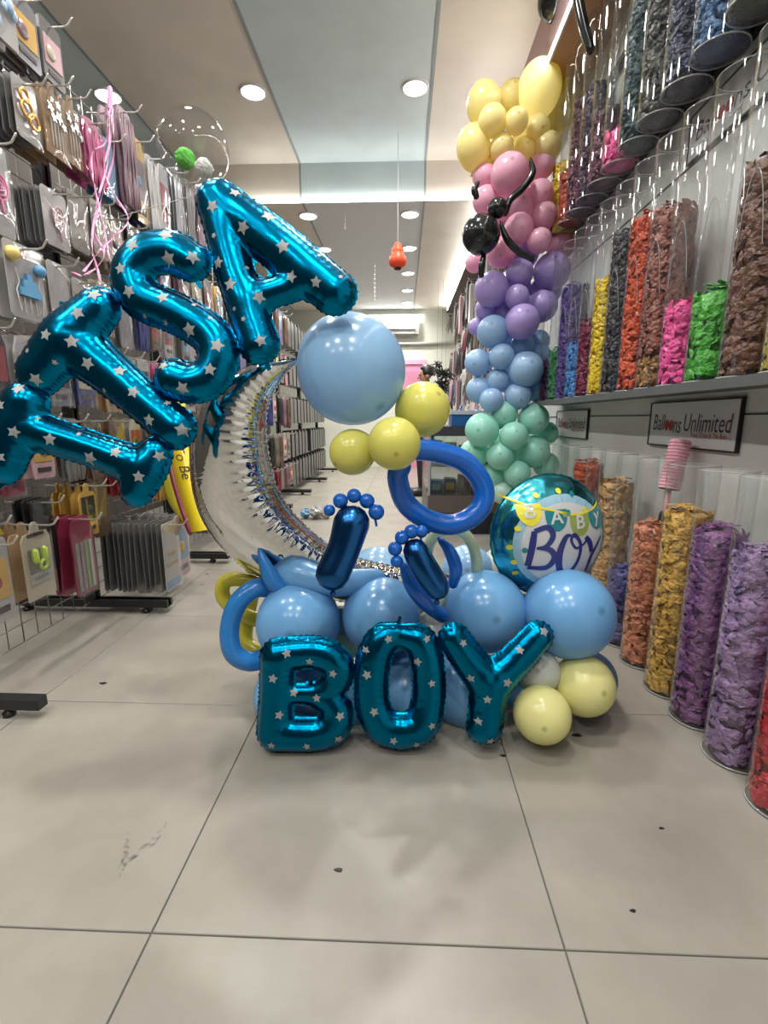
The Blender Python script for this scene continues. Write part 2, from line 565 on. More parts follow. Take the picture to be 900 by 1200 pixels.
def inflate(strokes, wr_amp=0.10, wr_len=9.0, fl=2.6, g=3.0, flat=0.8, seed=0, inner=None, blend=170.0):
    """strokes: list of point lists (x, y, R) in drawing units. Returns drawing-space front/back mesh of the inflated outline and a height function."""
    rnd = random.Random(seed)
    smp = []
    sid = []
    acc = 0.0
    for si, st in enumerate(strokes):
        sp = spline(st, 14) if len(st) > 2 else [np.array(st[0], float) * (1 - t) + np.array(st[1], float) * t for t in np.linspace(0, 1, 24)]
        last = None
        for q in sp:
            if last is not None: acc += math.hypot(q[0] - last[0], q[1] - last[1])
            smp.append((q[0], q[1], q[2], acc))
            sid.append(si)
            last = q
        acc += 37.3
    smp = np.array(smp)
    sid = np.array(sid)

    def field(X, Y):
        d2 = (X[:, None] - smp[None, :, 0]) ** 2 + (Y[:, None] - smp[None, :, 1]) ** 2
        q = smp[None, :, 2] ** 2 - d2
        k = q.argmax(1)
        qm = q[np.arange(len(X)), k]
        ns = len(strokes)
        if ns > 1 and blend > 0:
            per = np.stack([q[:, sid == a].max(1) for a in range(ns)], 1)
            qm = qm + blend * np.log(np.exp(np.clip((per - qm[:, None]) / blend, -50, 0)).sum(1))
            # two strokes that run into each other already sum on their shared spine: keep the blend for the flanks
            qm = np.where(qm > 0, np.minimum(qm, q[np.arange(len(X)), k] + blend * 0.45), qm)
        return qm, k

    def hfun(X, Y):
        qm, k = field(X, Y)
        R = smp[k, 2]
        rel = np.clip(1 - qm / R ** 2, 0, 1)               # 0 on the spine, 1 at the seam
        ang = np.arctan2(Y - smp[k, 1], X - smp[k, 0])
        s = smp[k, 3] + ang * R * 0.9
        wr = (np.sin(s * 2 * PI / wr_len) + 0.6 * np.sin(s * 2 * PI / (wr_len * 0.61) + 1.7)) * wr_amp * rel ** 1.5
        if inner is not None:
            dv = np.hypot(X - inner[0], Y - inner[1]) < np.hypot(smp[k, 0] - inner[0], smp[k, 1] - inner[1])
            rel2 = np.where(dv, rel, 0.0)
            ph = (smp[k, 3] / 11.0) % 1.0 - 0.5
            cre = -np.exp(-(ph / 0.16) ** 2)
            wr = wr + cre * 0.05 * np.clip(rel2 * 3, 0, 1) * np.clip((1 - rel2) * 4, 0, 1)
        h = np.sqrt(np.clip(qm, 0, None)) * flat * (1 + wr)
        return h, k, qm

    x0, x1 = (smp[:, 0] - smp[:, 2]).min() - 4 * g, (smp[:, 0] + smp[:, 2]).max() + 4 * g
    y0, y1 = (smp[:, 1] - smp[:, 2]).min() - 4 * g, (smp[:, 1] + smp[:, 2]).max() + 4 * g
    nx, ny = int((x1 - x0) / g) + 1, int((y1 - y0) / g) + 1
    gx, gy = np.meshgrid(x0 + np.arange(nx) * g, y0 + np.arange(ny) * g)
    X, Y = gx.ravel().copy(), gy.ravel().copy()

    def sdist(X, Y):                                   # signed distance to the seam, about
        qm, k = field(X, Y)
        R2 = smp[k, 2] ** 2
        return np.sqrt(np.clip(R2 - qm, 0, None)) - smp[k, 2], k

    dm, kk = sdist(X, Y)
    inside = dm < fl
    ins = inside.reshape(ny, nx)
    cell = ins[:-1, :-1] | ins[1:, :-1] | ins[:-1, 1:] | ins[1:, 1:]
    # pull outside corners of kept cells onto the seam edge
    out = np.where(~inside & (dm < fl + 3 * g))[0]
    ox, oy = X[out].copy(), Y[out].copy()
    ang = np.arctan2(oy - smp[kk[out], 1], ox - smp[kk[out], 0])
    tgt = fl + 0.9 * np.sin((smp[kk[out], 3] + ang * smp[kk[out], 2]) * 2 * PI / 7.0)
    for _ in range(4):
        d0, _k = sdist(ox, oy)
        gxx = (sdist(ox + .3, oy)[0] - sdist(ox - .3, oy)[0]) / .6
        gyy = (sdist(ox, oy + .3)[0] - sdist(ox, oy - .3)[0]) / .6
        gl_ = np.maximum(gxx ** 2 + gyy ** 2, 0.25)
        st_ = np.clip((d0 - tgt) / gl_, -2 * g, 2 * g)
        ox -= st_ * gxx
        oy -= st_ * gyy
    X[out], Y[out] = ox, oy
    h, _, qm = hfun(X, Y)
    h = np.where(qm > 0, h, 0.0)
    used = np.zeros((ny, nx), bool)
    used[:-1, :-1] |= cell; used[1:, :-1] |= cell; used[:-1, 1:] |= cell; used[1:, 1:] |= cell
    idx = -np.ones(ny * nx, int)
    u = np.where(used.ravel())[0]
    idx[u] = np.arange(len(u))
    n = len(u)
    front = np.stack([X[u], Y[u], h[u]], 1)
    back = np.stack([X[u], Y[u], -h[u] - 0.35], 1)
    faces = []
    for j, i in zip(*np.where(cell)):
        a, b, c, d = idx[j * nx + i], idx[j * nx + i + 1], idx[(j + 1) * nx + i + 1], idx[(j + 1) * nx + i]
        faces.append((a, d, c, b))                 # y axis of the drawing points down
        faces.append((a + n, b + n, c + n, d + n))
    return np.concatenate([front, back]).tolist(), faces, hfun, smp


def foil_shape(name, strokes, depth, m, label, cat, group=None, stars=0, seed=1, org_px=None, flat=0.8, wr_amp=0.10, wr_len=9.0, g=3.0, fl=2.6, tilt=None, tail=None, part='envelope', inner=None, dfun=None, blend=170.0):
    v, f, hf, smp = inflate(strokes, wr_amp, wr_len, fl, g, flat, seed, inner, blend)
    k = depth / F_PX
    cx, cy = org_px

    def to_place(p, extra=0.0):
        if dfun is not None:                       # sheet leaning in depth
            d_ = dfun(p[1])
            return P(p[0], p[1], d_) - FW * (p[2] * d_ / F_PX + extra)
        x, y, z = (p[0] - cx) * k, -(p[1] - cy) * k, p[2] * k + extra
        q = Vector((x, y, z))
        if tilt is not None: q = tilt @ q
        return P(cx, cy, depth) + RT * q.x + UP * q.y - FW * q.z

    root = thing(name, P(cx, cy, depth), label, cat, group)
    o = MB().add([to_place(p) for p in v], f, True).build(part, m, root)
    if stars:
        rnd = random.Random(seed * 7 + 3)
        pts = []
        tries = 0
        while len(pts) < stars and tries < 4000:
            tries += 1
            s0 = smp[rnd.randrange(len(smp))]
            an, rr = rnd.uniform(0, 2 * PI), s0[2] * 0.86 * math.sqrt(rnd.random())
            x, y = s0[0] + rr * math.cos(an), s0[1] + rr * math.sin(an)
            if any((x - q[0]) ** 2 + (y - q[1]) ** 2 < q[2] ** 2 for q in pts): continue
            big = len(pts) < stars * 0.6
            pts.append((x, y, 27 if big else 15))
            R = (rnd.uniform(5.6, 7.2) if big else rnd.uniform(2.2, 3.0)) * (1.2 if depth < 1.4 else 0.86)
            a0 = rnd.uniform(0, 2 * PI)
            ring = []
            for lv, sc in ((0, 1.0), (1, 0.5)):
                for q in range(10):
                    ra = R * sc * (1.0 if q % 2 == 0 else 0.52)
                    ring.append((x + ra * math.cos(a0 + q * PI / 5), y + ra * math.sin(a0 + q * PI / 5)))
            ring.append((x, y))
            A = np.array(ring)
            h, _, qm = hf(A[:, 0], A[:, 1])
            if (qm < 30).any():
                pts.pop()
                continue
            vv = [to_place((A[i, 0], A[i, 1], h[i]), 0.0012) for i in range(21)]
            ff = [(q, 10 + q, 10 + (q + 1) % 10, (q + 1) % 10) for q in range(10)] + [(10 + q, 20, 10 + (q + 1) % 10) for q in range(10)]
            MB().add(vv, ff, True).build('star', M_SILVERSTAR, o)
    if tail:
        (tx, ty), (ux, uy) = tail
        a, b = to_place((tx, ty, 0)), to_place((ux, uy, 0))
        w = (b - a).cross(FW).normalized() * 0.008
        MB().add([a - w, a + w, b + w * 0.6, b - w * 0.6, a - w - FW * .002, a + w - FW * .002, b + w * .6 - FW * .002, b - w * .6 - FW * .002], [(0, 1, 2, 3), (7, 6, 5, 4), (0, 4, 5, 1), (1, 5, 6, 2), (2, 6, 7, 3), (3, 7, 4, 0)]).build('filling_tail', m, root)
    return root


def R3(pts, r):
    return [(x, y, r) for x, y in pts]


D1 = 1.28
LG = 'teal foil letter balloons of the display'
foil_shape('foil_letter_balloon', [[(30, 474, 27), (18, 505, 26), (4, 540, 26)], [(20, 500, 25), (60, 511, 20), (110, 527, 19), (160, 546, 21)], [(182, 532, 19), (172, 552, 22), (160, 574, 18)]], D1, M_TEAL,
           'teal foil letter I with silver stars, lowest of the slanting row above the rack', 'balloon', LG, 15, 1, (90, 560), tail=((5, 565), (-4, 575)))
foil_shape('foil_letter_balloon', [[(48, 436, 27), (80, 398, 31), (114, 364, 26)], [(82, 400, 32), (120, 430, 25), (165, 468, 22), (206, 502, 23)]], D1, M_TEAL,
           'teal foil letter T with silver stars between the letters I and S', 'balloon', LG, 16, 2, (130, 470), tail=((88, 360), (70, 355)))
foil_shape('foil_letter_balloon', [[(226, 308, 21), (200, 296, 24), (172, 300, 25), (155, 322, 24), (168, 350, 23), (210, 369, 22), (245, 392, 22), (256, 418, 23), (244, 443, 23), (222, 449, 22), (204, 444, 22)]], D1, M_TEAL,
           'teal foil letter S with silver stars below the letter A', 'balloon', LG, 19, 3, (205, 460), tail=((230, 328), (236, 338)))
foil_shape('foil_letter_balloon', [[(252, 234, 20), (275, 318, 21), (304, 404, 22)], [(258, 234, 21), (325, 288, 26), (392, 343, 25)], [(292, 350, 17), (325, 341, 17), (355, 330, 17)]], D1 + 0.01, M_TEAL,
           'teal foil letter A with silver stars, topmost of the slanting row', 'balloon', LG, 18, 4, (320, 400), tail=((312, 425), (316, 434)))
D2 = 1.53
LG2 = 'teal foil letters standing on the floor'
foil_shape('foil_letter_balloon', [[(326, 772, 20), (324, 815, 19), (323, 857, 21)], [(326, 767, 18), (372, 765, 18), (395, 779, 18), (392, 800, 16), (372, 813, 12)], [(340, 812, 11), (380, 813, 12)],
           [(372, 813, 12), (394, 830, 17), (390, 851, 19), (368, 860, 19), (325, 859, 20)]], D2, M_TEAL,
           'teal foil letter B with silver stars standing on the tiled floor', 'balloon', LG2, 22, 5, (360, 880), fl=2.2, g=2.6, blend=45.0, wr_amp=.13, wr_len=7)
foil_shape('foil_letter_balloon', [[(463, 744, 13), (447, 752, 18), (437, 778, 19), (436, 822, 19), (449, 850, 20), (470, 857, 20)], [(474, 746, 13), (492, 752, 18), (501, 778, 18), (502, 822, 18), (492, 850, 20), (470, 857, 20)]], D2, M_TEAL,
           'teal foil letter O with silver stars between the letters B and Y', 'balloon', LG2, 18, 6, (470, 878), fl=2.2, g=2.6, blend=45.0, wr_amp=.13, wr_len=7, tail=((465, 738), (469, 722)))
foil_shape('foil_letter_balloon', [[(532, 748, 17), (552, 776, 19), (574, 802, 22)], [(630, 746, 17), (602, 776, 19), (574, 802, 22)], [(574, 800, 22), (571, 828, 20), (568, 851, 20)]], D2, M_TEAL,
           'teal foil letter Y with silver stars beside the pale yellow balloons', 'balloon', LG2, 14, 7, (568, 872), fl=2.2, g=2.6, blend=110.0, wr_amp=.13, wr_len=7)
# crescent moon
moon = [[(345, 424, 2.5), (326, 433, 9), (305, 446, 19), (285, 468, 29), (270, 502, 40), (270, 545, 45), (280, 588, 46), (305, 624, 43), (341, 651, 36), (385, 672, 28), (435, 684, 24), (490, 689, 20), (560, 688, 12), (618, 680, 4)]]
foil_shape('foil_moon_balloon', moon, 1.55, M_SILVER, 'mirror silver crescent moon foil balloon behind the slanting letters', 'balloon', None, 0, 8, (420, 706), flat=0.92, wr_amp=0.03, wr_len=10.0, g=1.7, fl=2.0, inner=(420, 555),
           dfun=lambda y: 1.0 / (1 / 1.50 + (y - 424) / (706 - 424) * (1 / 1.88 - 1 / 1.50)))

# ---- latex balloons
BALL = {}


def balloon_mesh(key, m, squash=1.0):
    if key in BALL: return BALL[key]
    mb = MB()
    prof = []
    n = 22
    for i in range(n + 1):
        th = PI * i / n
        r, z = math.sin(th), math.cos(th)
        if z < 0:
            r *= 1 - 0.10 * (-z) ** 2
            z *= 1.10
        prof.append((max(r, 0.001), z))
    prof[-1] = (0.045, -1.12)
    prof.reverse()
    mb.lathe((0, 0, 0), prof, 32)
    o = mb.build('balloon_proto', m, org=(0, 0, 0))
    me = o.data
    bpy.data.objects.remove(o)
    mb = MB()
    mb.lathe((0, 0, 0), [(0.045, -1.10), (0.05, -1.15), (0.085, -1.17), (0.085, -1.20), (0.05, -1.215), (0.07, -1.25), (0.09, -1.28), (0.05, -1.282)], 12)
    o = mb.build('knot_proto', m, org=(0, 0, 0))
    kme = o.data
    bpy.data.objects.remove(o)
    BALL[key] = (me, kme)
    return BALL[key]


def balloon(c, r, colour, label, group=None, axis=None, stretch=(1, 1, 1), name='latex_balloon'):
    """c centre, r radius, axis the way the teat points (knot opposite)"""
    me, kme = balloon_mesh(colour, LATEX[colour])
    o = bpy.data.objects.new(name, me)
    C.objects.link(o)
    o.location = c
    ax = Vector(axis) if axis is not None else (CAM - Vector(c)).normalized()
    o.rotation_mode = 'QUATERNION'
    o.rotation_quaternion = Vector((0, 0, 1)).rotation_difference(ax.normalized())
    o.scale = (r * stretch[0], r * stretch[1], r * stretch[2])
    tag(o, label, 'balloon', group)
    k = bpy.data.objects.new('knot', kme)
    C.objects.link(k)
    k.parent = o
    WL[o.name] = Vector(c)
    return o


LATEX = {
    'sky': latex('sky', (0.185, 0.45, 0.79)), 'skypale': latex('skypale', (0.35, 0.59, 0.83), 0.2, 0.3), 'yellow': latex('yellow', (0.78, 0.74, 0.17), 0.25), 'paleyellow': latex('paleyellow', (0.86, 0.83, 0.36), 0.25),
    'white': latex('white', (0.62, 0.66, 0.62)), 'navy': latex('navy', (0.07, 0.17, 0.36)), 'pyellow': latex('pyellow', (0.95, 0.86, 0.40), 0.28, 0.35), 'pink': latex('pink', (0.88, 0.50, 0.65), 0.28, 0.3),
    'lilac': latex('lilac', (0.47, 0.37, 0.74), 0.28, 0.25), 'pblue': latex('pblue', (0.36, 0.57, 0.82), 0.28, 0.25), 'mint': latex('mint', (0.37, 0.77, 0.65), 0.28, 0.25), 'palemint': latex('palemint', (0.56, 0.82, 0.73), 0.28, 0.25),
    'black': latex('black', (0.012, 0.014, 0.014), 0.16, 0.0), 'green': latex('green', (0.12, 0.50, 0.06), 0.35), 'royal': latex('royal', (0.006, 0.125, 0.56), 0.2, 0.1), 'olive': latex('olive', (0.62, 0.56, 0.05), 0.18, 0.15),
    'midblue': latex('midblue', (0.03, 0.22, 0.60), 0.2, 0.12), 'palegreen': latex('palegreen', (0.62, 0.74, 0.56), 0.25, 0.3), 'softmint': latex('softmint', (0.55, 0.74, 0.68), 0.28, 0.25),
}


def bpx(px, py, r, d, colour, label, group=None, axis=None, stretch=(1, 1, 1)):
    return balloon(P(px, py, d), r * d / F_PX, colour, label, group, axis, stretch)


up_ax = Vector((0.1, -0.3, 1))
# upper cluster
bpx(412, 434, 63, 1.47, 'skypale', 'big pale blue balloon at the tip of the silver moon', None, (0.5, -0.45, -0.6), (1, 1, 1.02))
bpx(495, 480, 32, 1.50, 'yellow', 'yellow balloon tucked against the big pale blue balloon, highest of three', None, (0.5, -0.6, 0.5))
bpx(462, 520, 31, 1.37, 'yellow', 'yellow balloon in the middle of the three above the blue ring', None, (0.1, -1.0, -0.35))
bpx(413, 530, 27, 1.46, 'yellow', 'yellow balloon hanging lowest under the big pale blue balloon', None, (-0.6, -0.5, -0.4))
# base balloons
bpx(350, 730, 49, 1.70, 'sky', 'sky blue balloon above the letter B', None, (0.02, -1, 0.15))
bpx(447, 722, 46, 1.72, 'sky', 'sky blue balloon above the letter O', None, (0.02, -1, 0.1))
bpx(568, 716, 48, 1.72, 'sky', 'sky blue balloon held in the fork of the letter Y', None, (0.1, -1, 0.2))
bpx(666, 719, 52, 1.66, 'sky', 'sky blue balloon in front of the round foil balloon', None, (0.45, -1, 0.5))
bpx(342, 815, 44, 1.74, 'sky', 'sky blue balloon behind the letter B near the floor')
bpx(420, 825, 36, 1.78, 'sky', 'sky blue balloon between the letters B and O near the floor')
bpx(474, 806, 45, 1.74, 'sky', 'sky blue balloon seen through the letter O')
bpx(546, 806, 45, 1.74, 'sky', 'sky blue balloon behind the stem of the letter Y')
bpx(612, 800, 36, 1.86, 'sky', 'sky blue balloon behind the white one beside the letter Y')
bpx(688, 795, 33, 1.80, 'navy', 'dusky blue balloon shaded behind the pale yellow pair')
bpx(630, 786, 26, 1.63, 'white', 'white balloon under the arm of the letter Y')
bpx(684, 803, 35, 1.62, 'paleyellow', 'pale yellow balloon under the sky blue one', None, (0.3, -1, 0.3))
bpx(635, 837, 33, 1.54, 'paleyellow', 'pale yellow balloon resting on the floor', None, (-0.2, -1, 0.1), (1, 1, 1.0))
bpx(505, 745, 34, 1.86, 'white', 'white balloon deep between two sky blue balloons')
bpx(400, 742, 32, 1.88, 'softmint', 'pale mint balloon deep behind the letter O gap')
bpx(548, 668, 30, 2.0, 'skypale', 'pale blue balloon behind the pale green loop')
bpx(590, 668, 28, 2.02, 'white', 'white balloon tucked under the round foil balloon')
bpx(445, 682, 42, 1.98, 'skypale', 'pale blue balloon behind the foot of the silver moon')
bpx(480, 690, 36, 2.1, 'sky', 'sky blue balloon behind the darker blue foot shape')
bpx(612, 730, 34, 2.0, 'sky', 'sky blue balloon filling the gap between the two front ones')

# ---- long modelling balloons


def modelling(pts, r, colour, label, d=None, name='modelling_balloon', n=12, cat='balloon', metal=None, cap=True):
    """pts: (px, py[, depth]) ; r: drawing radius or list"""
    q = [(p[0], p[1], p[2] if len(p) > 2 else d) for p in pts]
    rr = list(r) if hasattr(r, '__len__') else [r] * len(q)
    sp = spline([(*a, b) for a, b in zip(q, rr)], 8)
    w = [P(s[0], s[1], s[2]) for s in sp]
    rad = [max(0.002, s[3] * s[2] / F_PX) for s in sp]
    mb = MB().tube(w, rad, n)
    root = thing(name, w[0], label, cat)
    o = mb.build('body', metal or LATEX[colour], root)
    e = (w[0] - w[1]).normalized()
    MB().ball(w[0] + e * (rad[0] * 1.05), max(0.006, rad[0] * 0.22), 8, 6).build('knot', metal or LATEX[colour], root)
    return root


modelling([(470, 545, 1.42), (466, 560, 1.45), (476, 590, 1.5), (503, 610, 1.5), (535, 614, 1.5), (562, 597, 1.5), (566, 570, 1.5), (545, 542, 1.48), (512, 530, 1.45), (487, 527, 1.43), (474, 527, 1.42)], 12.5, 'royal', 'bright blue ring of modelling balloon hanging under the yellow balloons')
modelling([(335, 700, 1.74), (318, 690, 1.73), (298, 690, 1.7), (278, 708, 1.68), (269, 738, 1.68), (274, 765, 1.68), (294, 775, 1.7), (318, 768, 1.74)], 11.5, 'midblue', 'blue modelling balloon loop beside the balloon over the letter B')
modelling([(316, 690, 1.86), (290, 680, 1.84), (265, 681, 1.83), (262, 700, 1.83), (282, 718, 1.84), (312, 730, 1.86)], 8.5, 'olive', 'olive yellow modelling balloon curling behind the blue loop')
modelling([(296, 692, 1.95), (290, 722, 1.93), (288, 752, 1.90), (308, 766, 1.88)], 9.0, 'olive', 'olive yellow modelling balloon seen through the blue loop')
modelling([(314, 684, 1.92), (298, 674, 1.92), (284, 655, 1.92), (292, 656, 1.93), (310, 668, 1.94), (322, 684, 1.95)], 4.5, 'olive', 'thin olive yellow loop pointing up behind the blue tail')
modelling([(305, 646, 1.66), (310, 660, 1.66), (320, 680, 1.67), (340, 697, 1.70)], [3.5, 7, 11, 12], 'midblue', 'blue balloon with a pointed tail curling up by the moon')
modelling([(322, 672, 1.72), (345, 672, 1.70), (375, 680, 1.68), (410, 682, 1.70), (440, 678, 1.74)], [8, 19, 17, 16, 12], 'sky', 'sky blue elongated balloon lying under the silver moon')
modelling([(473, 664, 1.56), (482, 686, 1.55), (498, 706, 1.56), (518, 722, 1.6)], [5, 8.5, 9, 8], 'royal', 'bright blue modelling balloon slanting down under the darker foot')
modelling([(517, 634, 1.6), (527, 646, 1.6), (534, 666, 1.6), (531, 684, 1.62)], [4, 7, 8, 6], 'royal', 'short bright blue modelling balloon beside the pale green loop')
modelling([(500, 650, 1.72), (506, 632, 1.7), (524, 619, 1.68), (545, 626, 1.68), (557, 648, 1.7), (559, 676, 1.73)], 6.5, 'palegreen', 'pale green modelling balloon arching behind the blue ring')
modelling([(528, 690, 1.72), (520, 700, 1.72), (512, 715, 1.74)], 5.0, 'palegreen', 'short pale green modelling balloon beside the foot')

# ---- balloon feet
M_CHROMEBLUE = foil('chrome_blue', (0.02, 0.11, 0.32), 0.26, 0.03, 4)


def foot(sole, toes, d, label):
    root = thing('balloon_foot', P(sole[-1][0], sole[-1][1] + sole[-1][2], d), label, 'balloon foot', 'balloon footprints')
    sp = spline([(a, b, r) for a, b, r in sole], 8)
    MB().tube([P(s[0], s[1], d) for s in sp], [s[2] * d / F_PX for s in sp], 18).build('sole', M_CHROMEBLUE, root)
    MB().ball(P(sole[-1][0], sole[-1][1] + sole[-1][2] + 3, d), 0.009, 8, 6).build('knot', M_CHROMEBLUE, root)
    for k, (x, y, r) in enumerate(toes):
        MB().ball(P(x, y, d), r * d / F_PX, 16, 10).build('toe', LATEX['royal'], root)
    a, b = toes[-1], toes[0]
    MB().tube([P(a[0] - 1, a[1] + a[2], d), P(a[0], a[1] + a[2] + 6, d)], 0.004, 6).build('toe_knot', LATEX['royal'], root)
    return root


foot([(412, 613, 21.5), (403, 643, 19.5), (390, 672, 20.5)], [(386, 598, 7), (399, 587, 9), (415, 581, 8.5), (430, 587, 9), (441, 600, 9.5)], 1.40, 'upright dark blue balloon foot with five toes before the silver moon')
foot([(487, 646, 15), (498, 667, 16.5), (512, 688, 15)], [(465, 658, 7.5), (463, 643, 8.5), (471, 630, 8.5), (482, 623, 8.5), (494, 623, 7.5)], 1.44, 'tilted dark blue balloon foot under the bright blue ring')

# ---- round foil balloon with print
RF_C, RF_R, RF_T = P(642, 627, 1.74), 0.217, 0.105
nx_ = (Vector((0.22, -1.0, 0.05))).normalized()
rf_x = Vector((0, 0, 1)).cross(nx_) * -1
rf_x = nx_.cross(Vector((0, 0, 1))).normalized() * -1
rf_x = Vector((0, 0, 1)).cross(nx_).normalized()
rf_y = nx_.cross(rf_x)
roll = math.radians(4)
rf_x, rf_y = rf_x * math.cos(roll) + rf_y * math.sin(roll), rf_y * math.cos(roll) - rf_x * math.sin(roll)


def rf_h(x, y):
    rho = min(1.0, math.hypot(x, y))
    an = math.atan2(y, x)
    w = 1 + 0.06 * math.sin(an * 46) * rho ** 6 + 0.04 * math.sin(an * 29 + 1) * rho ** 6
    return RF_T * (1 - rho ** 2.6) ** 0.62 * w


def rf_p(x, y, off=0.0, side=1):
    return RF_C + rf_x * (x * RF_R) + rf_y * (y * RF_R) + nx_ * side * (rf_h(x, y) + off)


rfo = thing('foil_round_balloon', RF_C - Vector((0, 0, RF_R)), 'round foil balloon printed baby boy with teal border and bunting', 'balloon')
M_RFT = foil('foil_teal_print', (0.06, 0.42, 0.52), 0.2, 0.2, 12)
NA, NR = 96, 16
for side, nm in ((1, 'front_sheet'), (-1, 'back_sheet')):
    v, f = [], []
    for j in range(NR + 1):
        for i in range(NA):
            an = 2 * PI * i / NA
            rho = j / NR
            if j == NR: v.append(rf_p(1.035 * math.cos(an) * (1 + .008 * math.sin(an * 40)), 1.035 * math.sin(an) * (1 + .008 * math.sin(an * 40)), 0, side))
            else:
                rho = (j / (NR - 1)) ** 0.8
                v.append(rf_p(rho * math.cos(an), rho * math.sin(an), 0, side))
    for j in range(NR):
        for i in range(NA):
            i2 = (i + 1) % NA
            q = (j * NA + i, j * NA + i2, (j + 1) * NA + i2, (j + 1) * NA + i)
            f.append(q if side < 0 else q[::-1])
    fs = MB().add(v, f, True).build(nm, M_RFT, rfo)
    if side > 0: rf_front = fs


def rf_patch(name, outline, m, off, sub=6):
    """flat print: outline in balloon drawing units laid on the bulging front"""
    bm = bmesh.new()
    vs = [bm.verts.new((x, y, 0)) for x, y in outline]
    bm.faces.new(vs)
    bmesh.ops.triangulate(bm, faces=bm.faces)
    for _ in range(sub):
        long = [e for e in bm.edges if e.calc_length() > 0.09]
        if not long: break
        bmesh.ops.subdivide_edges(bm, edges=long, cuts=1)
        bmesh.ops.triangulate(bm, faces=bm.faces)
    bm.verts.index_update()
    v = [rf_p(q.co.x, q.co.y, off) for q in bm.verts]
    f = [tuple(q.index for q in fc.verts) for fc in bm.faces]
    bm.free()
    return MB().add(v, f, True).build(name, m, rf_front)


def rf_ribbon(name, strokes, m, off):
    mb = MB()
    if name == 'script_letter': strokes = [[((a - .12) * 1.18 * .87 + .085, (b + .17) * 1.12 + .03, c * .95) for a, b, c in st] for st in strokes]
    if name == 'bunting_cord': strokes = [[(a, b + .14 + (.12 if a < .1 else .05), c) for a, b, c in st] for st in strokes]
    for st in strokes:
        sp = spline(st, 8)
        L, Rr = [], []
        for i, q in enumerate(sp):
            t = sp[min(i + 1, len(sp) - 1)] - sp[max(i - 1, 0)]
            l = math.hypot(t[0], t[1]) or 1
            n0, n1 = -t[1] / l * q[2], t[0] / l * q[2]
            L.append((q[0] + n0, q[1] + n1)); Rr.append((q[0] - n0, q[1] - n1))
        v = [rf_p(*a, off) for a in L] + [rf_p(*a, off) for a in Rr]
        n = len(L)
        mb.add(v, [(i, i + 1, n + i + 1, n + i) for i in range(n - 1)], True)
    return mb.build(name, m, rf_front)


def rf_text(name, ch, cx, cy, size, m, off):
    v, f = text_verts(ch, size, 0, 0.006)
    return MB().add([rf_p(cx + p[0], cy + p[1], off) for p in v], f).build(name, m, rf_front)


M_PWHITE = mat('print_white', (0.60, 0.62, 0.64), 0.25, coat=0.4)
M_PLIGHT = mat('print_skyblue', (0.30, 0.52, 0.66), 0.25, coat=0.4)
M_PNAVY = mat('print_navy', (0.015, 0.025, 0.19), 0.3, coat=0.3)
M_PYEL = mat('print_yellow', (0.78, 0.70, 0.05), 0.25, coat=0.4)
M_PGRN = mat('print_olive', (0.30, 0.38, 0.08), 0.3, coat=0.3)
M_PTEAL = mat('print_teal', (0.01, 0.22, 0.26), 0.3, coat=0.3)
rf_patch('sky_print', [(0.80 * math.cos(a) + .02, 0.77 * math.sin(a) - .04) for a in np.linspace(0, 2 * PI, 40, endpoint=False)], M_PLIGHT, 0.0012)
rf_patch('white_print', [(0.70 * math.cos(a) + .03, 0.66 * math.sin(a) - .06) for a in np.linspace(0, 2 * PI, 40, endpoint=False)], M_PWHITE, 0.0024)
# bunting cord and pennants
cord = [(-0.86, 0.52, .018), (-0.55, 0.36, .018), (-0.15, 0.24, .018), (0.2, 0.21, .018), (0.55, 0.24, .018), (0.82, 0.34, .018)]
rf_ribbon('bunting_cord', [cord], M_PYEL, 0.0045)
for cx, cy, m, ch in ((-0.50, 0.22, M_PYEL, 'B'), (-0.10, 0.10, M_PTEAL, 'A'), (0.30, 0.07, M_PGRN, 'B'), (0.66, 0.13, M_PTEAL, 'y')):
    cy += .15 + (.13 if cx < 0 else .04)
    out = [(cx - .18, cy + .12), (cx + .18, cy + .12)] + [(cx + .18 * math.cos(a), cy - .24 * math.sin(a) + .02) for a in np.linspace(0.1, PI - 0.1, 12)]
    rf_patch('pennant', out, m, 0.0036)
    rf_text('pennant_letter', ch, cx, cy, 0.30, M_PWHITE, 0.0056)
# brush-script BOY
rf_ribbon('script_letter', [[(-0.42, -0.02, .045), (-0.46, -0.22, .055), (-0.52, -0.52, .05)], [(-0.42, -0.02, .04), (-0.22, 0.02, .045), (-0.14, -0.10, .05), (-0.24, -0.24, .04), (-0.40, -0.27, .02)],
          [(-0.38, -0.26, .025), (-0.20, -0.30, .045), (-0.12, -0.42, .055), (-0.24, -0.56, .045), (-0.52, -0.55, .03)]], M_PNAVY, 0.0045)
rf_ribbon('script_letter', [[(0.16, -0.12, .02), (0.06, -0.16, .045), (-0.04, -0.38, .06), (-0.02, -0.62, .055), (0.12, -0.70, .04), (0.28, -0.52, .03), (0.32, -0.28, .03), (0.22, -0.13, .035), (0.16, -0.20, .025), (0.24, -0.32, .02), (0.38, -0.28, .018), (0.44, -0.2, .02)]], M_PNAVY, 0.0045)
rf_ribbon('script_letter', [[(0.42, -0.18, .04), (0.50, -0.28, .05), (0.54, -0.42, .04)], [(0.76, -0.22, .02), (0.64, -0.36, .03), (0.54, -0.50, .035), (0.48, -0.72, .035)]], M_PNAVY, 0.0045)
rnd = random.Random(5)
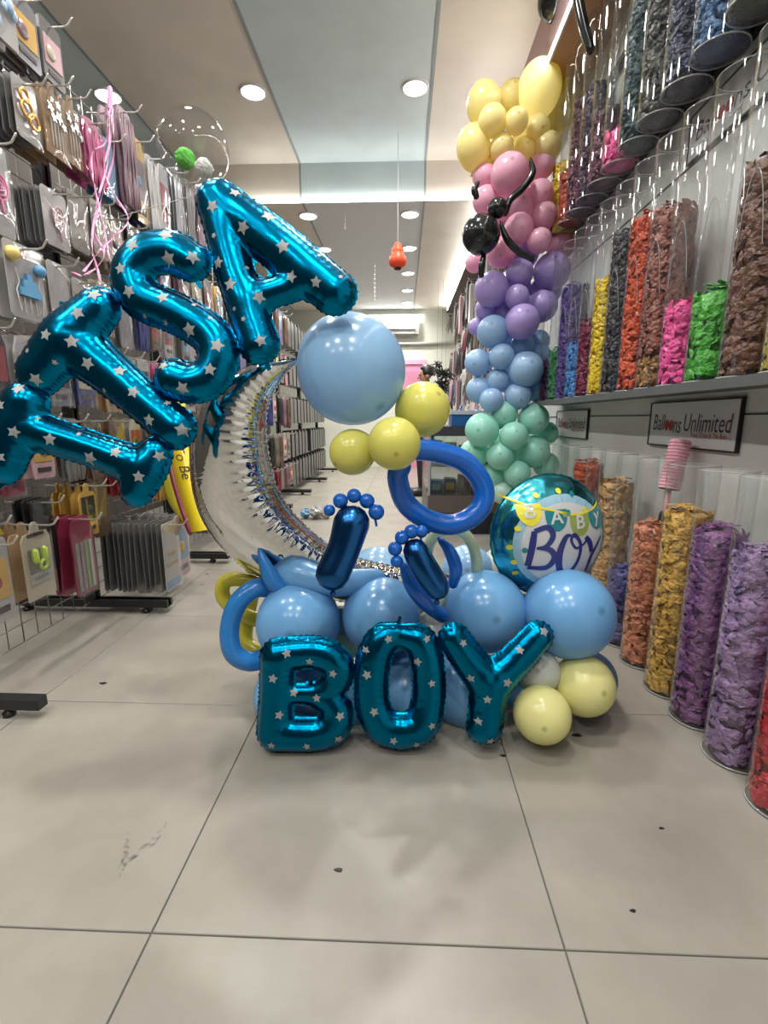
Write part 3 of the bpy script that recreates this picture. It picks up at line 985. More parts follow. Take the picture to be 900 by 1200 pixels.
for k, (x, y, c) in enumerate([(-.35, .74, M_PYEL), (.02, .78, M_PYEL), (.24, .72, M_PTEAL), (.10, .44, M_PTEAL), (.04, .42, M_PGRN), (.42, .46, M_PYEL), (-.76, -.3, M_PYEL), (-.82, -.05, M_PYEL), (-.70, .25, M_PYEL), (-.62, -.10, M_PTEAL), (-.72, -.5, M_PYEL), (-.22, -.76, M_PTEAL), (.86, -.1, M_PTEAL)]):
    rf_patch('confetti_dot', [(x + .045 * math.cos(a), y + .045 * math.sin(a)) for a in np.linspace(0, 2 * PI, 10, endpoint=False)], c, 0.0046)

# ---- pastel column
COLUMN_Y = 3.62
colu = {
    'pyellow': [(632, 104, 25, 0), (567, 122, 20, 0), (600, 115, 18, .08), (577, 141, 16.5, -.1), (605, 142, 14, -.12), (555, 172, 20, 0), (630, 150, 14, -.02), (588, 173, 14, -.06), (613, 178, 15, .04), (641, 172, 16, 0), (660, 122, 20, .1), (648, 140, 18, .12), (575, 185, 13, .1), (618, 155, 20, .18)],
    'pink': [(597, 204, 22, -.12), (568, 207, 14, .03), (635, 194, 14.5, .02), (632, 228, 16, -.03), (570, 235, 16, 0), (610, 242, 13.5, -.08), (637, 253, 15.5, -.03), (608, 268, 17, -.1), (632, 282, 14, -.12), (587, 296, 17, -.02), (657, 288, 16, .06), (556, 308, 11, .1), (655, 225, 15, .1), (600, 225, 22, .2), (640, 270, 18, .18), (590, 262, 18, .16)],
    'lilac': [(576, 339, 20, -.08), (609, 320, 16, -.08), (647, 318, 21, -.02), (606, 348, 14, -.14), (635, 359, 18, -.02), (612, 377, 20, -.16), (571, 362, 14, .05), (590, 366, 13, .03), (614, 298, 17, .12), (559, 383, 10, .08), (600, 340, 22, .2), (640, 340, 18, .15)],
    'pblue': [(578, 389, 19, -.06), (616, 433, 20.5, -.12), (588, 418, 15, -.1), (560, 425, 15.5, -.02), (583, 446, 14, -.04), (561, 457, 15, 0), (576, 469, 14, -.1), (607, 464, 16, -.08), (612, 404, 14, -.02), (632, 416, 13, .05), (630, 456, 15, .04), (631, 400, 13, .08), (595, 440, 20, .18), (600, 400, 20, .18)],
    'mint': [(565, 504, 20, -.08), (591, 485, 15.5, -.06), (625, 491, 18, -.06), (602, 511, 16.5, -.14), (586, 534, 16.5, -.1), (625, 529, 19, -.02), (606, 555, 15.5, -.1), (555, 532, 17, .04), (577, 558, 15, .02), (640, 545, 15, .04), (640, 508, 14, .08), (600, 520, 22, .18)],
    'palemint': [(589, 577, 14, -.02), (618, 578, 16, 0), (645, 575, 15, .06), (603, 602, 16, -.02), (632, 606, 16, 0), (600, 630, 15, .02), (628, 634, 16, .02), (612, 590, 18, .15), (615, 640, 15, .16)],
}
cname = {'pyellow': 'yellow', 'pink': 'pink', 'lilac': 'lilac', 'pblue': 'baby blue', 'mint': 'mint', 'palemint': 'pale mint'}
hz = lambda ys, y: 'upper' if y < min(ys) + (max(ys) - min(ys)) * .36 else ('lower' if y > min(ys) + (max(ys) - min(ys)) * .7 else 'middle')
for ck, lst in colu.items():
    ys = [q[1] for q in lst]
    seen = {}
    for (x, y, r, dy) in lst:
        c = on_y(x, y, COLUMN_Y + dy)
        dep = (c - CAM).dot(FW)
        side = 'on the aisle side' if x < 585 else ('on the tube side' if x > 622 else 'facing the front')
        size = 'small' if r < 15 else ('large' if r >= 19 else 'medium')
        lab = '%s %s column balloon, %s part of its band, %s' % (size, cname[ck], hz(ys, y), 'at the core' if dy > .14 else side)
        seen[lab] = seen.get(lab, 0) + 1
        if seen[lab] > 1: lab += [', set lower', ', set deeper', ', set behind'][seen[lab] - 2]
        ax = Vector((x - 605, 0, 600 - y if False else 0)) * 0.01 + Vector((0, -1, random.Random(int(x * 7 + y)).uniform(-.5, .5)))
        st = (1, 1, 1.14) if ck == 'pyellow' and r > 18 else (1, 1, 1.0)
        balloon(c, r * dep / F_PX, ck, lab, 'balloons of the pastel column', (0, -.35, 1) if st[2] > 1 else ax, st)
# black bee-like cluster on the column
for x, y, r, lab in ((563.5, 275, 22, 'large black balloon poking out of the pink band of the column'), (583, 244, 11.5, 'small black balloon above the large black one on the column')):
    c = on_y(x, y, COLUMN_Y - .24)
    balloon(c, r * (c - CAM).dot(FW) / F_PX, 'black', lab, None, (-.7, -.7, -.1))
for pts, lab in (([(622, 188), (624, 203), (612, 221), (598, 234), (592, 250)], 'black modelling balloon curling upwards over the pink balloons'),
                 ([(587, 262), (594, 280), (607, 294), (623, 303)], 'black modelling balloon curving down over the pink balloons'),
                 ([(568, 296), (565, 308), (564, 322)], 'short black modelling balloon hanging below the large black one'),
                 ([(560, 215), (556, 222), (558, 230)], 'short black modelling balloon end behind the pink band')):
    dd = (on_y(pts[0][0], pts[0][1], COLUMN_Y - .22) - CAM).dot(FW)
    yy = COLUMN_Y - .23
    w = []
    for p in pts:
        c = on_y(p[0], p[1], yy)
        w.append((p[0], p[1], (c - CAM).dot(FW)))
    modelling(w, [2.2] + [4.0] * (len(w) - 2) + [3.6], 'black', lab)
# black balloons hanging at the top
balloon(P(651, 0, 2.9), 0.105, 'black', 'round black balloon hanging by the soffit above the tubes', None, (0.2, -.3, -1))
modelling([(672, -40, 2.5), (678, 0, 2.5), (684, 30, 2.5), (692, 58, 2.5)], [6, 6, 6, 5], 'black', 'long black modelling balloon dangling in front of the upper tubes')

# ---- clear bubble balloon with two pompoms
bc = P(227, 175, 2.35)
t = thing('bubble_balloon', bc - Vector((0, 0, .18)), 'clear bubble balloon on top of the rack with pompoms inside', 'balloon')
MB().ball(bc, 0.168, 36, 24).build('bubble', clear('bubble_film', (0.96, 0.96, 0.95), 0.16, 0.02), t)
MB().lathe(bc - Vector((0, 0, .168)), [(0.004, 0.004), (0.01, -0.01), (0.006, -0.02), (0.014, -0.035)], 10).build('neck', M_ACRYL_RIM, t)


MB().tube([bc + Vector((0, 0, -.2)), Vector((-1.50, 2.72, 2.10))], .002, 5).build('string', M_WHITE, t)


def pompom(c, r, m, label):
    rr = random.Random(int(r * 1e4))
    v, f = [], []
    mb = MB()
    nu, nv = 22, 14
    for j in range(nv + 1):
        th = PI * j / nv
        for i in range(nu):
            ph = 2 * PI * i / nu
            k = r * (1 + rr.uniform(-.07, .07))
            v.append(c + Vector((math.sin(th) * math.cos(ph), math.sin(th) * math.sin(ph), math.cos(th))) * k)
    for j in range(nv):
        for i in range(nu):
            i2 = (i + 1) % nu
            f.append((j * nu + i, (j + 1) * nu + i, (j + 1) * nu + i2, j * nu + i2))
    mb.add(v, f, False)
    mb.build('pompom', m, label=label, cat='pompom')


pompom(P(217, 186, 2.33), 0.046, mat('pompom_green', (0.10, 0.48, 0.05), 0.8), 'bright green fuzzy ball inside the clear bubble balloon')
pompom(P(239, 197, 2.33), 0.042, mat('pompom_white', (0.60, 0.62, 0.60), 0.8), 'white fuzzy ball inside the clear bubble balloon')

# ---- orange gourd-like hanging balloon and hanging chains
oc = on_y(466, 300, 5.0)
t = thing('hanging_lantern', oc - Vector((0, 0, .1)), 'orange stacked-ball lantern hanging on a string from the low ceiling', 'lantern')
M_OR = mat('orange_paper', (0.90, 0.09, 0.03), 0.45)
MB().lathe(oc, [(0.035, -0.105), (0.075, -0.085), (0.088, -0.045), (0.078, -0.005), (0.055, 0.015), (0.062, 0.04), (0.058, 0.065), (0.036, 0.078), (0.038, 0.095), (0.025, 0.115), (0.002, 0.122)], 24).build('body', M_OR, t)
MB().lathe(oc, [(0.001, -0.10), (0.036, -0.106), (0.034, -0.12), (0.001, -0.121)], 16).build('opening', mat('lantern_inside', (0.05, 0.01, 0.01), 0.8), t)
MB().tube([oc + Vector((0, 0, .12)), Vector((oc.x, oc.y, Z_CEIL))], 0.0025, 5).build('string', M_WHITE, t)
for px, y0, y1, yy, lab in ((404, 247, 268, 5.8, 'short white bead chain hanging near the beam'), (439, 312, 352, 6.8, 'long white bead chain hanging further back')):
    a, b = on_y(px, y0, yy), on_y(px, y1, yy)
    mb = MB()
    nb = 9
    for k in range(nb):
        mb.ball(a.lerp(b, k / (nb - 1)), 0.010, 8, 5)
    mb.tube([a, b], 0.003, 4)
    t = thing('bead_chain', b, lab, 'chain')
    mb.build('beads', M_WHITE, t)
    MB().tube([a, Vector((a.x, a.y, Z_LOW))], 0.002, 4).build('string', M_WHITE, t)

# ================================================================== RIGHT WALL: TUBES OF LOOSE BALLOONS
FILL = {}


def fillmat(name, col):
    return mat('loose_' + name, col, 0.40, spec=0.5, noise_s=26, noise_a=0.28, coat=0.15, bump=0.9, bump_s=75.0)


COL = {'red': (0.42, 0.02, 0.03), 'lilac': (0.30, 0.19, 0.37), 'purple': (0.20, 0.078, 0.215), 'gold': (0.62, 0.36, 0.07), 'salmon': (0.56, 0.20, 0.10), 'periwinkle': (0.10, 0.09, 0.26), 'tan': (0.52, 0.31, 0.13),
       'grey': (0.20, 0.20, 0.20), 'plum': (0.12, 0.02, 0.07), 'green': (0.02, 0.17, 0.05), 'violet': (0.06, 0.03, 0.20), 'blue': (0.05, 0.22, 0.55), 'maroon': (0.18, 0.01, 0.05), 'yellow': (0.80, 0.56, 0.02),
       'charcoal': (0.035, 0.037, 0.045), 'orange': (0.58, 0.075, 0.02), 'brick': (0.28, 0.10, 0.075), 'pink': (0.86, 0.08, 0.32), 'lime': (0.05, 0.33, 0.025), 'chocolate': (0.14, 0.062, 0.04), 'olive': (0.45, 0.36, 0.04),
       'darkgreen': (0.015, 0.045, 0.02), 'navy': (0.010, 0.014, 0.06), 'darkgrey': (0.026, 0.025, 0.023), 'teal': (0.01, 0.05, 0.065), 'mauve': (0.095, 0.02, 0.05), 'aubergine': (0.045, 0.018, 0.05), 'skyblue': (0.03, 0.11, 0.26), 'rust': (0.42, 0.07, 0.03), 'goldmix': (0.30, 0.16, 0.05)}


def fill_tube(cx, cy, z0, h, R, colour, seed, label, piece=0.052, extra=None):
    """heap of folded flat balloons inside a tube"""
    rr = np.random.default_rng(seed)
    mb = MB()
    core = R * 0.78
    mb.lathe((cx, cy, z0), [(0.001, 0.001), (core, 0.001), (core, h - 0.012), (core * 0.6, h - 0.002), (0.001, h)], 20)
    area = 2 * PI * R * h
    N = int(area / (piece * piece * 0.52) * 2.9) + 14
    nu, nv = 5, 3
    V, Fc = [], []
    for k in range(N):
        top = k < 14
        ang = rr.uniform(0, 2 * PI)
        if top:
            z = z0 + h + rr.uniform(-0.01, 0.012)
            rad = R * 0.6 * math.sqrt(rr.random())
        else:
            z = z0 + 0.012 + (h - 0.018) * rr.random()
            rad = R * rr.uniform(0.86, 0.95)
        L = piece * rr.uniform(0.7, 1.35) * 0.5
        Wd = L * rr.uniform(0.35, 0.62)
        tilt = rr.normal(0, 0.75)
        lean = rr.uniform(-0.7, 0.7)
        cup = rr.uniform(0.2, 0.8) * Wd * (1 if rr.random() < 0.75 else -1)
        curl = rr.uniform(-0.3, 0.3)
        ct, stt = math.cos(tilt), math.sin(tilt)
        b = len(V)
        for i in range(nu):
            u = -1 + 2 * i / (nu - 1)
            wid = (1 - abs(u) ** 2.2) * 0.85 + 0.15
            for j in range(nv):
                w = -1 + j
                s = u * L
                q = w * Wd * wid + curl * L * u * u
                out = cup * (1 - w * w) * wid - 0.25 * abs(u) * L * 0.4 + lean * q * 0.5 + rr.normal(0, 0.0034)
                a_ = s * ct - q * stt
                zz = s * stt + q * ct
                if top:
                    x, y, z_ = cx + rad * math.cos(ang) + a_, cy + rad * math.sin(ang) + zz * 0.8, z + abs(out) + 0.006
                    dx, dy = x - cx, y - cy
                    dl = math.hypot(dx, dy)
                    if dl > R * 0.95: x, y = cx + dx / dl * R * 0.95, cy + dy / dl * R * 0.95
                else:
                    r2 = min(R * 0.985, max(core * 0.9, rad + out))
                    an = ang + a_ / R
                    x, y, z_ = cx + r2 * math.cos(an), cy + r2 * math.sin(an), min(max(z + zz, z0 + 0.003), z0 + h + 0.015)
                V.append((x, y, z_))
        for i in range(nu - 1):
            for j in range(nv - 1):
                p = b + i * nv + j
                Fc.append((p, p + nv, p + nv + 1, p + 1))
    mb.add(V, Fc, True)
    mb.build('loose_balloons', fillmat(colour, COL[colour]), label=label, cat='balloons', kind='stuff', org=(cx, cy, z0))


TUBE_PARTS = {}


def acrylic_tube(cx, cy, z0, h, R, label, group, arch_z=None, floor_foot=False):
    key = (round(h, 3), round(R, 3), arch_z)
    loc = Vector((cx, cy, z0))
    root = thing('acrylic_tube', loc, label, 'tube', group)
    if key not in TUBE_PARTS:
        z = Vector((0, 0, 0))
        P_ = []
        a = MB().lathe(z, [(R, 0.0), (R, h)], 36).build('shell', M_ACRYL, root); P_.append(a)
        a = MB().lathe(z, [(0.001, 0.0012), (R - 0.001, 0.0012)], 36).build('base_disc', clear('acrylic_base', (0.80, 0.80, 0.80), 0.12, 0.2), root); P_.append(a)
        ring = [(R - 0.0025, 0.0), (R + 0.001, 0.0), (R + 0.001, 0.004), (R - 0.0025, 0.004), (R - 0.0025, 0.0)]
        a = MB().lathe(z, ring, 36).build('base_rim', M_ACRYL_RIM, root); P_.append(a)
        ring = [(R - 0.0025, h - 0.002), (R + 0.0005, h - 0.002), (R + 0.0005, h), (R - 0.0025, h), (R - 0.0025, h - 0.002)]
        a = MB().lathe(z, ring, 36).build('top_rim', M_ACRYL_RIM, root); P_.append(a)
        if arch_z:
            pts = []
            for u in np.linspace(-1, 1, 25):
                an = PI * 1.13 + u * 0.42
                zz = arch_z - 0.20 * abs(u) ** 2.2
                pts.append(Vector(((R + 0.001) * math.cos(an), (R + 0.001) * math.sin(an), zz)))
            a = MB().tube(pts, 0.0012, 5).build('arch_line', M_ACRYL_RIM, root); P_.append(a)  # thin pale arch laid on the tube front; the shell is not cut
        for a in P_:                       # built about the place's origin: keep local
            a.location = (0, 0, 0)
            n = len(a.data.vertices)
            co = np.empty(n * 3)
            a.data.vertices.foreach_get('co', co)
            co = co.reshape(-1, 3) + np.array(loc)
            a.data.vertices.foreach_set('co', co.ravel())
        TUBE_PARTS[key] = P_
    else:
        for a in TUBE_PARTS[key]:
            c = a.copy()
            C.objects.link(c)
            c.parent = root
    return root


R_T = 0.086
AX, AXL, AXM = 1.078, 1.052, 1.055
sd = 100
# lower row, standing on the floor
low = [(1.18, 'red', 0.47), (1.38, 'lilac', 0.665), (1.58, 'purple', 0.685), (1.765, 'gold', 0.71), (1.985, 'salmon', 0.61), (2.18, 'periwinkle', 0.35), (2.37, 'tan', 0.74), (2.54, 'grey', 0.30), (2.74, 'rust', 0.80), (2.94, 'grey', 0.35), (3.14, 'tan', 0.30), (3.34, 'grey', 0.4)]
for k, (y, c, h) in enumerate(low):
    nm = {'lilac': 'pale lilac', 'tan': 'golden tan'}.get(c, c)
    acrylic_tube(AXL, y, 0.004, 0.885, 0.084, 'floor-standing clear tube of %s balloons, %s from the near end' % (nm, ORD[k]), 'tubes standing on the floor')
    sd += 1
    if c == 'tan' and y > 3 or c == 'grey': piece = 0.06
    fill_tube(AXL, y, 0.008, h, 0.080, c, sd, 'loose %s balloons filling the floor tube, %s from the near end' % (nm, ORD[k]))
# middle row on the shelf
mid = [(1.335, 'olive', 0.20), (1.515, 'chocolate', 0.60), (1.695, 'lime', 0.29), (1.87, 'pink', 0.29), (2.045, 'brick', 0.68), (2.22, 'orange', 0.71), (2.40, 'charcoal', 0.72), (2.575, 'yellow', 0.565), (2.755, 'maroon', 0.40), (2.93, 'blue', 0.31), (3.105, 'violet', 0.67), (3.285, 'green', 0.34), (3.46, 'plum', 0.27)]
SHZ = 1.172
for k, (y, c, h) in enumerate(mid):
    y *= 1.025
    acrylic_tube(AXM, y, SHZ, 0.92, R_T, 'clear tube of %s balloons on the middle shelf, %s from the near end' % (c, ORD[k]), 'tubes on the middle shelf', arch_z=0.56)
    sd += 1
    if c == 'brick':
        fill_tube(AXM, y, SHZ + 0.004, 0.12, R_T - .004, 'goldmix', sd + 50, 'loose gold and brown balloons at the bottom of the brick tube', 0.04)
        fill_tube(AXM, y, SHZ + 0.13, h - 0.13, R_T - .004, c, sd, 'loose brick red balloons above the gold ones in the shelf tube', 0.045)
    else:
        fill_tube(AXM, y, SHZ + 0.004, h, R_T - .004, c, sd, 'loose %s balloons in the middle shelf tube, %s from the near end' % (c, ORD[k]), {'chocolate': .062, 'lime': .06, 'pink': .05}.get(c, .040))
# upper row
upr = [(1.57, 'darkgreen', 0.60), (1.765, 'darkgreen', 0.40), (1.955, 'skyblue', 0.34), (2.15, 'navy', 0.62), (2.345, 'darkgrey', 0.66), (2.535, 'teal', 0.55), (2.725, 'pink', 0.16), (2.91, 'mauve', 0.33), (3.09, 'aubergine', 0.55), (3.27, 'mauve', 0.60), (3.44, 'rust', 0.30), (3.62, 'yellow', 0.42)]
UPZ = 2.285
for k, (y, c, h) in enumerate(upr):
    nm = {'darkgreen': 'dark green', 'skyblue': 'medium blue', 'darkgrey': 'dark grey', 'teal': 'dark teal'}.get(c, c)
    acrylic_tube(AX, y, UPZ, 0.90, 0.089, 'clear tube of %s balloons in the upper row, %s from the near end' % (nm, ORD[k]), 'tubes in the upper row')
    sd += 1
    fill_tube(AX, y, UPZ + 0.004, h, 0.085, c, sd, 'loose %s balloons in the upper row tube, %s from the near end' % (nm, ORD[k]), 0.045)
# shelves that carry the tubes
t = thing('wall_shelf', (1.1, 2.4, 1.14), 'grey wall shelf carrying the middle row of tubes', 'shelf')
M_SHELF = mat('shelf_grey', (0.10, 0.105, 0.10), 0.5)
MB().box((0.975, 0.2, 1.150), (1.2, 3.74, 1.170)).build('board', M_SHELF, t)
MB().box((0.960, 0.2, 1.140), (0.975, 3.74, 1.172)).build('front_edge', mat('shelf_edge', (0.085, 0.09, 0.088), 0.5), t)
t = thing('tube_rail', (1.18, 2.5, 2.3), 'slim dark rail holding the upper row of tubes to the wall', 'rail')
MB().box((1.165, 0.4, 2.33), (1.2, 3.74, 2.37)).build('rail_bar', M_BLACK, t)
MB().box((1.165, 0.4, 2.95), (1.2, 3.74, 2.98)).build('rail_bar', M_BLACK, t)

# ---- shop signs
M_SIGN = mat('sign_board', (0.72, 0.70, 0.70), 0.35)


def sign(y0, y1, z0, z1, label, x=1.2):
    """board on the right wall; the near end is y0"""
    root = thing('shop_sign', (x, (y0 + y1) / 2, z0), label, 'sign')
    MB().box((x - 0.012, y0, z0), (x - 0.001, y1, z1)).build('board', M_SIGN, root)
    mb = MB()
    e = 0.006
    for a, b in (((y0 - e, z0 - e), (y1 + e, z0)), ((y0 - e, z1), (y1 + e, z1 + e)), ((y0 - e, z0), (y0, z1)), ((y1, z0), (y1 + e, z1))):
        mb.box((x - 0.016, a[0], a[1]), (x - 0.001, b[0], b[1]))
    mb.build('frame', M_BLACK, root)
    w, hh = y1 - y0, z1 - z0
    zc = z0 + hh * 0.52
    xf = x - 0.0135

    def word(tx, f0, f1, zz, size, m, nm, shear=0.12):
        # f0..f1 fractions along the board from its far (reading start) end
        c = Vector((xf, y1 - w * (f0 + f1) / 2, zz))
        lettering(nm, tx, size, c, (0, -1, 0), (0, 0, 1), m, root, shear, width=w * (f1 - f0))

    word('Ball', 0.05, 0.21, zc, hh * 0.56, M_DARKTEXT, 'lettering')
    word('ns', 0.325, 0.42, zc - hh * 0.045, hh * 0.56, M_DARKTEXT, 'lettering')
    word('Unlimited', 0.45, 0.94, zc, hh * 0.56, M_DARKTEXT, 'lettering')
    word('Trust, Treat & The Best', 0.54, 0.91, zc - hh * 0.25, hh * 0.15, M_REDTEXT, 'slogan_lettering', 0.2)
    for k in range(2):
        yc = y1 - w * (0.243 + 0.055 * k)
        pts = [Vector((xf, yc + 0.026 * w * math.cos(a) * (1 if math.sin(a) > 0 else abs(math.cos(a)) ** .3), zc - hh * .05 + hh * 0.13 * math.sin(a))) for a in np.linspace(0, 2 * PI, 20, endpoint=False)]
        MB().prism(pts, (-1, 0, 0), 0.001).build('balloon_mark', M_REDTEXT, root)
    return root


sign(1.765, 2.38, 0.935, 1.12, 'large framed shop sign with red and dark lettering above the pink pump')
sign(3.18, 3.80, 0.925, 1.105, 'framed shop sign further along below the middle shelf')
sign(1.45, 2.30, 2.10, 2.27, 'shop sign high on the wall behind the shelf tubes')

# ---- pink hand pump in the salmon tube
pa, pb, pc_ = P(798, 516, 1.95), P(784, 573, 1.97), P(774, 622, 1.99)
t = thing('hand_pump', pc_, 'pink ribbed hand pump stuck in the salmon tube', 'pump')
axv = (pa - pb)
Lp = axv.length
prof = [(0.001, 0)]
nr = 15
for k in range(nr):
    z0 = Lp * k / nr
    prof += [(0.040, z0 + 0.0005), (0.040, z0 + Lp / nr * 0.72), (0.036, z0 + Lp / nr * 0.76), (0.036, z0 + Lp / nr * 0.99)]
prof += [(0.030, Lp), (0.001, Lp)]
M_PUMP = mat('pump_pink', (0.82, 0.42, 0.50), 0.4)
MB().lathe(pb, prof, 24, axis=axv, smooth=False).build('barrel', M_PUMP, t)
MB().lathe(pb, [(0.001, -0.003), (0.038, -0.003), (0.038, 0.0005)], 24, axis=axv).build('end_cap', M_BLACK, t)
MB().tube([pb, pc_ + (pb - pc_) * 0.35], 0.011, 10).build('rod', M_PUMP, t)
MB().tube([pc_ + (pb - pc_) * 0.4, pc_ - (pb - pc_) * 0.3], 0.018, 12).build('handle', M_BLACK, t)

# ================================================================== LEFT: GRIDWALL RACKS WITH HANGING PACKS
XG = -1.71
rack_bays = [(1.50, 2.44), (2.46, 3.37), (3.39, 4.30), (4.36, 5.4), (5.45, 6.6), (6.65, 8.0), (8.05, 9.6)]
RACKS = []
for k, (y0, y1) in enumerate(rack_bays):
    root = thing('gridwall_rack', (XG, (y0 + y1) / 2, 0), 'wire gridwall rack on black T feet, %s bay from the shop front' % ORD[k], 'rack', 'gridwall racks')
    RACKS.append(root)
    mb = MB()
    sp = 0.085 if k < 3 else 0.15
    zt = 2.72 if k < 3 else 2.5
    yy = y0 + 0.03
    while yy < y1 - 0.02:
        mb.tube([(XG, yy, 0.06), (XG, yy, zt)], 0.0024, 4, cap=False)
        yy += sp
    zz = 0.06
    while zz <= zt + 0.01:
        mb.tube([(XG + 0.004, y0 + 0.02, zz), (XG + 0.004, y1 - 0.02, zz)], 0.0024, 4, cap=False)
        zz += sp
    mb.build('wire_grid', M_CHROMEWIRE, root)
    for y in (y0, y1):
        MB().box((XG - 0.025, y - 0.018, 0.04), (XG + 0.025, y + 0.018, zt + 0.02)).build('post', M_BLACK, root)
        MB().box((XG - 0.44, y - 0.022, 0.035), (XG + 0.43, y + 0.022, 0.075)).build('foot_bar', M_BLACK, root)
        for xx in (XG - 0.38, XG + 0.30):
            MB().lathe((xx, y, 0.0), [(0.001, 0.0), (0.02, 0.0), (0.022, 0.015), (0.012, 0.02), (0.008, 0.036)], 12).build('foot_pad', M_BLACK, root)


def hook(root, y, z, ln=0.23, r=0.0042):
    pts = [(XG + 0.005, y, z), (XG + ln - 0.03, y, z - 0.002), (XG + ln - 0.012, y, z + 0.004), (XG + ln + 0.008, y, z + 0.03)]
    MB().tube(pts, r, 6).build('hook', M_HOOK, root)


PACK_ME = {}


def pack_mesh(w, h, t, m, style):
    key = (round(w, 3), round(h, 3), round(t, 4), m.name, style)
    if key in PACK_ME: return PACK_ME[key]
    # outline in Y/Z, top of the hang hole at z=0
    hw = w / 2
    if style == 'tab':
        out = [(-hw, -h), (hw, -h), (hw, -0.055), (hw * .8, -0.03), (hw * .32, -0.028), (hw * .26, 0.004), (0.1 * hw, 0.014), (-0.1 * hw, 0.014), (-hw * .26, 0.004), (-hw * .32, -0.028), (-hw * .8, -0.03), (-hw, -0.055)]
    elif style == 'bag':
        out = [(-hw * .92, -h), (hw * .92, -h), (hw, -h * .9), (hw * .97, -h * .5), (hw, -0.05), (hw * .7, 0.012), (hw * .2, 0.02), (-hw * .2, 0.02), (-hw * .7, 0.012), (-hw, -0.05), (-hw * .97, -h * .5), (-hw, -h * .9)]
    else:
        c = 0.012
        out = [(-hw + c, -h), (hw - c, -h), (hw, -h + c), (hw, 0.018 - c), (hw - c, 0.018), (-hw + c, 0.018), (-hw, 0.018 - c), (-hw, -h + c)]
    mb = MB().prism([(0, y, z) for y, z in out], (-1, 0, 0), t)
    o = mb.build('pack_proto', m, org=(0, 0, 0))
    fixn(o)
    me = o.data
    bpy.data.objects.remove(o)
    PACK_ME[key] = me
    return me


PK = {
    'white': mat('pack_white', (0.38, 0.37, 0.365), 0.35, coat=0.3), 'grey': mat('pack_grey', (0.13, 0.125, 0.125), 0.3, coat=0.4), 'greywarm': mat('pack_greywarm', (0.165, 0.14, 0.11), 0.35, coat=0.3),
    'kraft': mat('pack_kraft', (0.33, 0.21, 0.11), 0.6, noise_s=9, noise_a=.1), 'pink': mat('pack_pink', (0.42, 0.07, 0.19), 0.35, coat=0.4), 'palepink': mat('pack_palepink', (0.52, 0.33, 0.36), 0.4, coat=.3),
    'mauve': mat('pack_mauve', (0.20, 0.12, 0.15), 0.28, coat=0.5), 'black': mat('pack_black', (0.02, 0.02, 0.022), 0.35, coat=0.3), 'silver': mat('pack_silver', (0.28, 0.28, 0.30), 0.25, metal=.5), 'blue': mat('pack_blue', (0.10, 0.25, 0.42), 0.35, coat=.3),
    'maroon': mat('pack_maroon', (0.20, 0.02, 0.05), 0.3, coat=.5), 'gold': mat('pack_gold', (0.55, 0.33, 0.07), 0.35, coat=.3), 'yellow': mat('pack_yellow', (0.75, 0.58, 0.03), 0.4, coat=.2), 'green': mat('pack_green', (0.16, 0.28, 0.10), 0.4), 'navy': mat('pack_navy', (0.04, 0.05, 0.16), .35, coat=.3),
    'red': mat('pack_red', (0.28, 0.03, 0.04), .35, coat=.3), 'cream': mat('pack_cream', (0.42, 0.37, 0.28), .4, coat=.2), 'brown': mat('pack_brown', (0.12, 0.075, 0.05), .4, coat=.2),
}
M_GOLDT = mat('gold_print', (0.50, 0.30, 0.06), 0.3, metal=0.5)
M_SKYB = mat('toy_blue', (0.10, 0.32, 0.55), 0.35, coat=.3)
M_TOYY = mat('toy_yellow', (0.78, 0.60, 0.18), 0.35, coat=.3)
M_TOYP = mat('toy_pink', (0.78, 0.24, 0.42), 0.35, coat=.3)
M_TOYG = mat('toy_lime', (0.45, 0.62, 0.05), 0.35, coat=.3)
M_TOYS = mat('toy_silver', (0.62, 0.63, 0.66), 0.2, metal=.8)
M_TOYO = mat('toy_gold', (0.80, 0.42, 0.12), 0.25, metal=.6)
M_STICK = mat('stick_white', (0.66, 0.64, 0.60), 0.5)


def tri_rot(y, z, a, s):
    return (y * math.cos(a) - z * math.sin(a)) * s, (y * math.sin(a) + z * math.cos(a)) * s


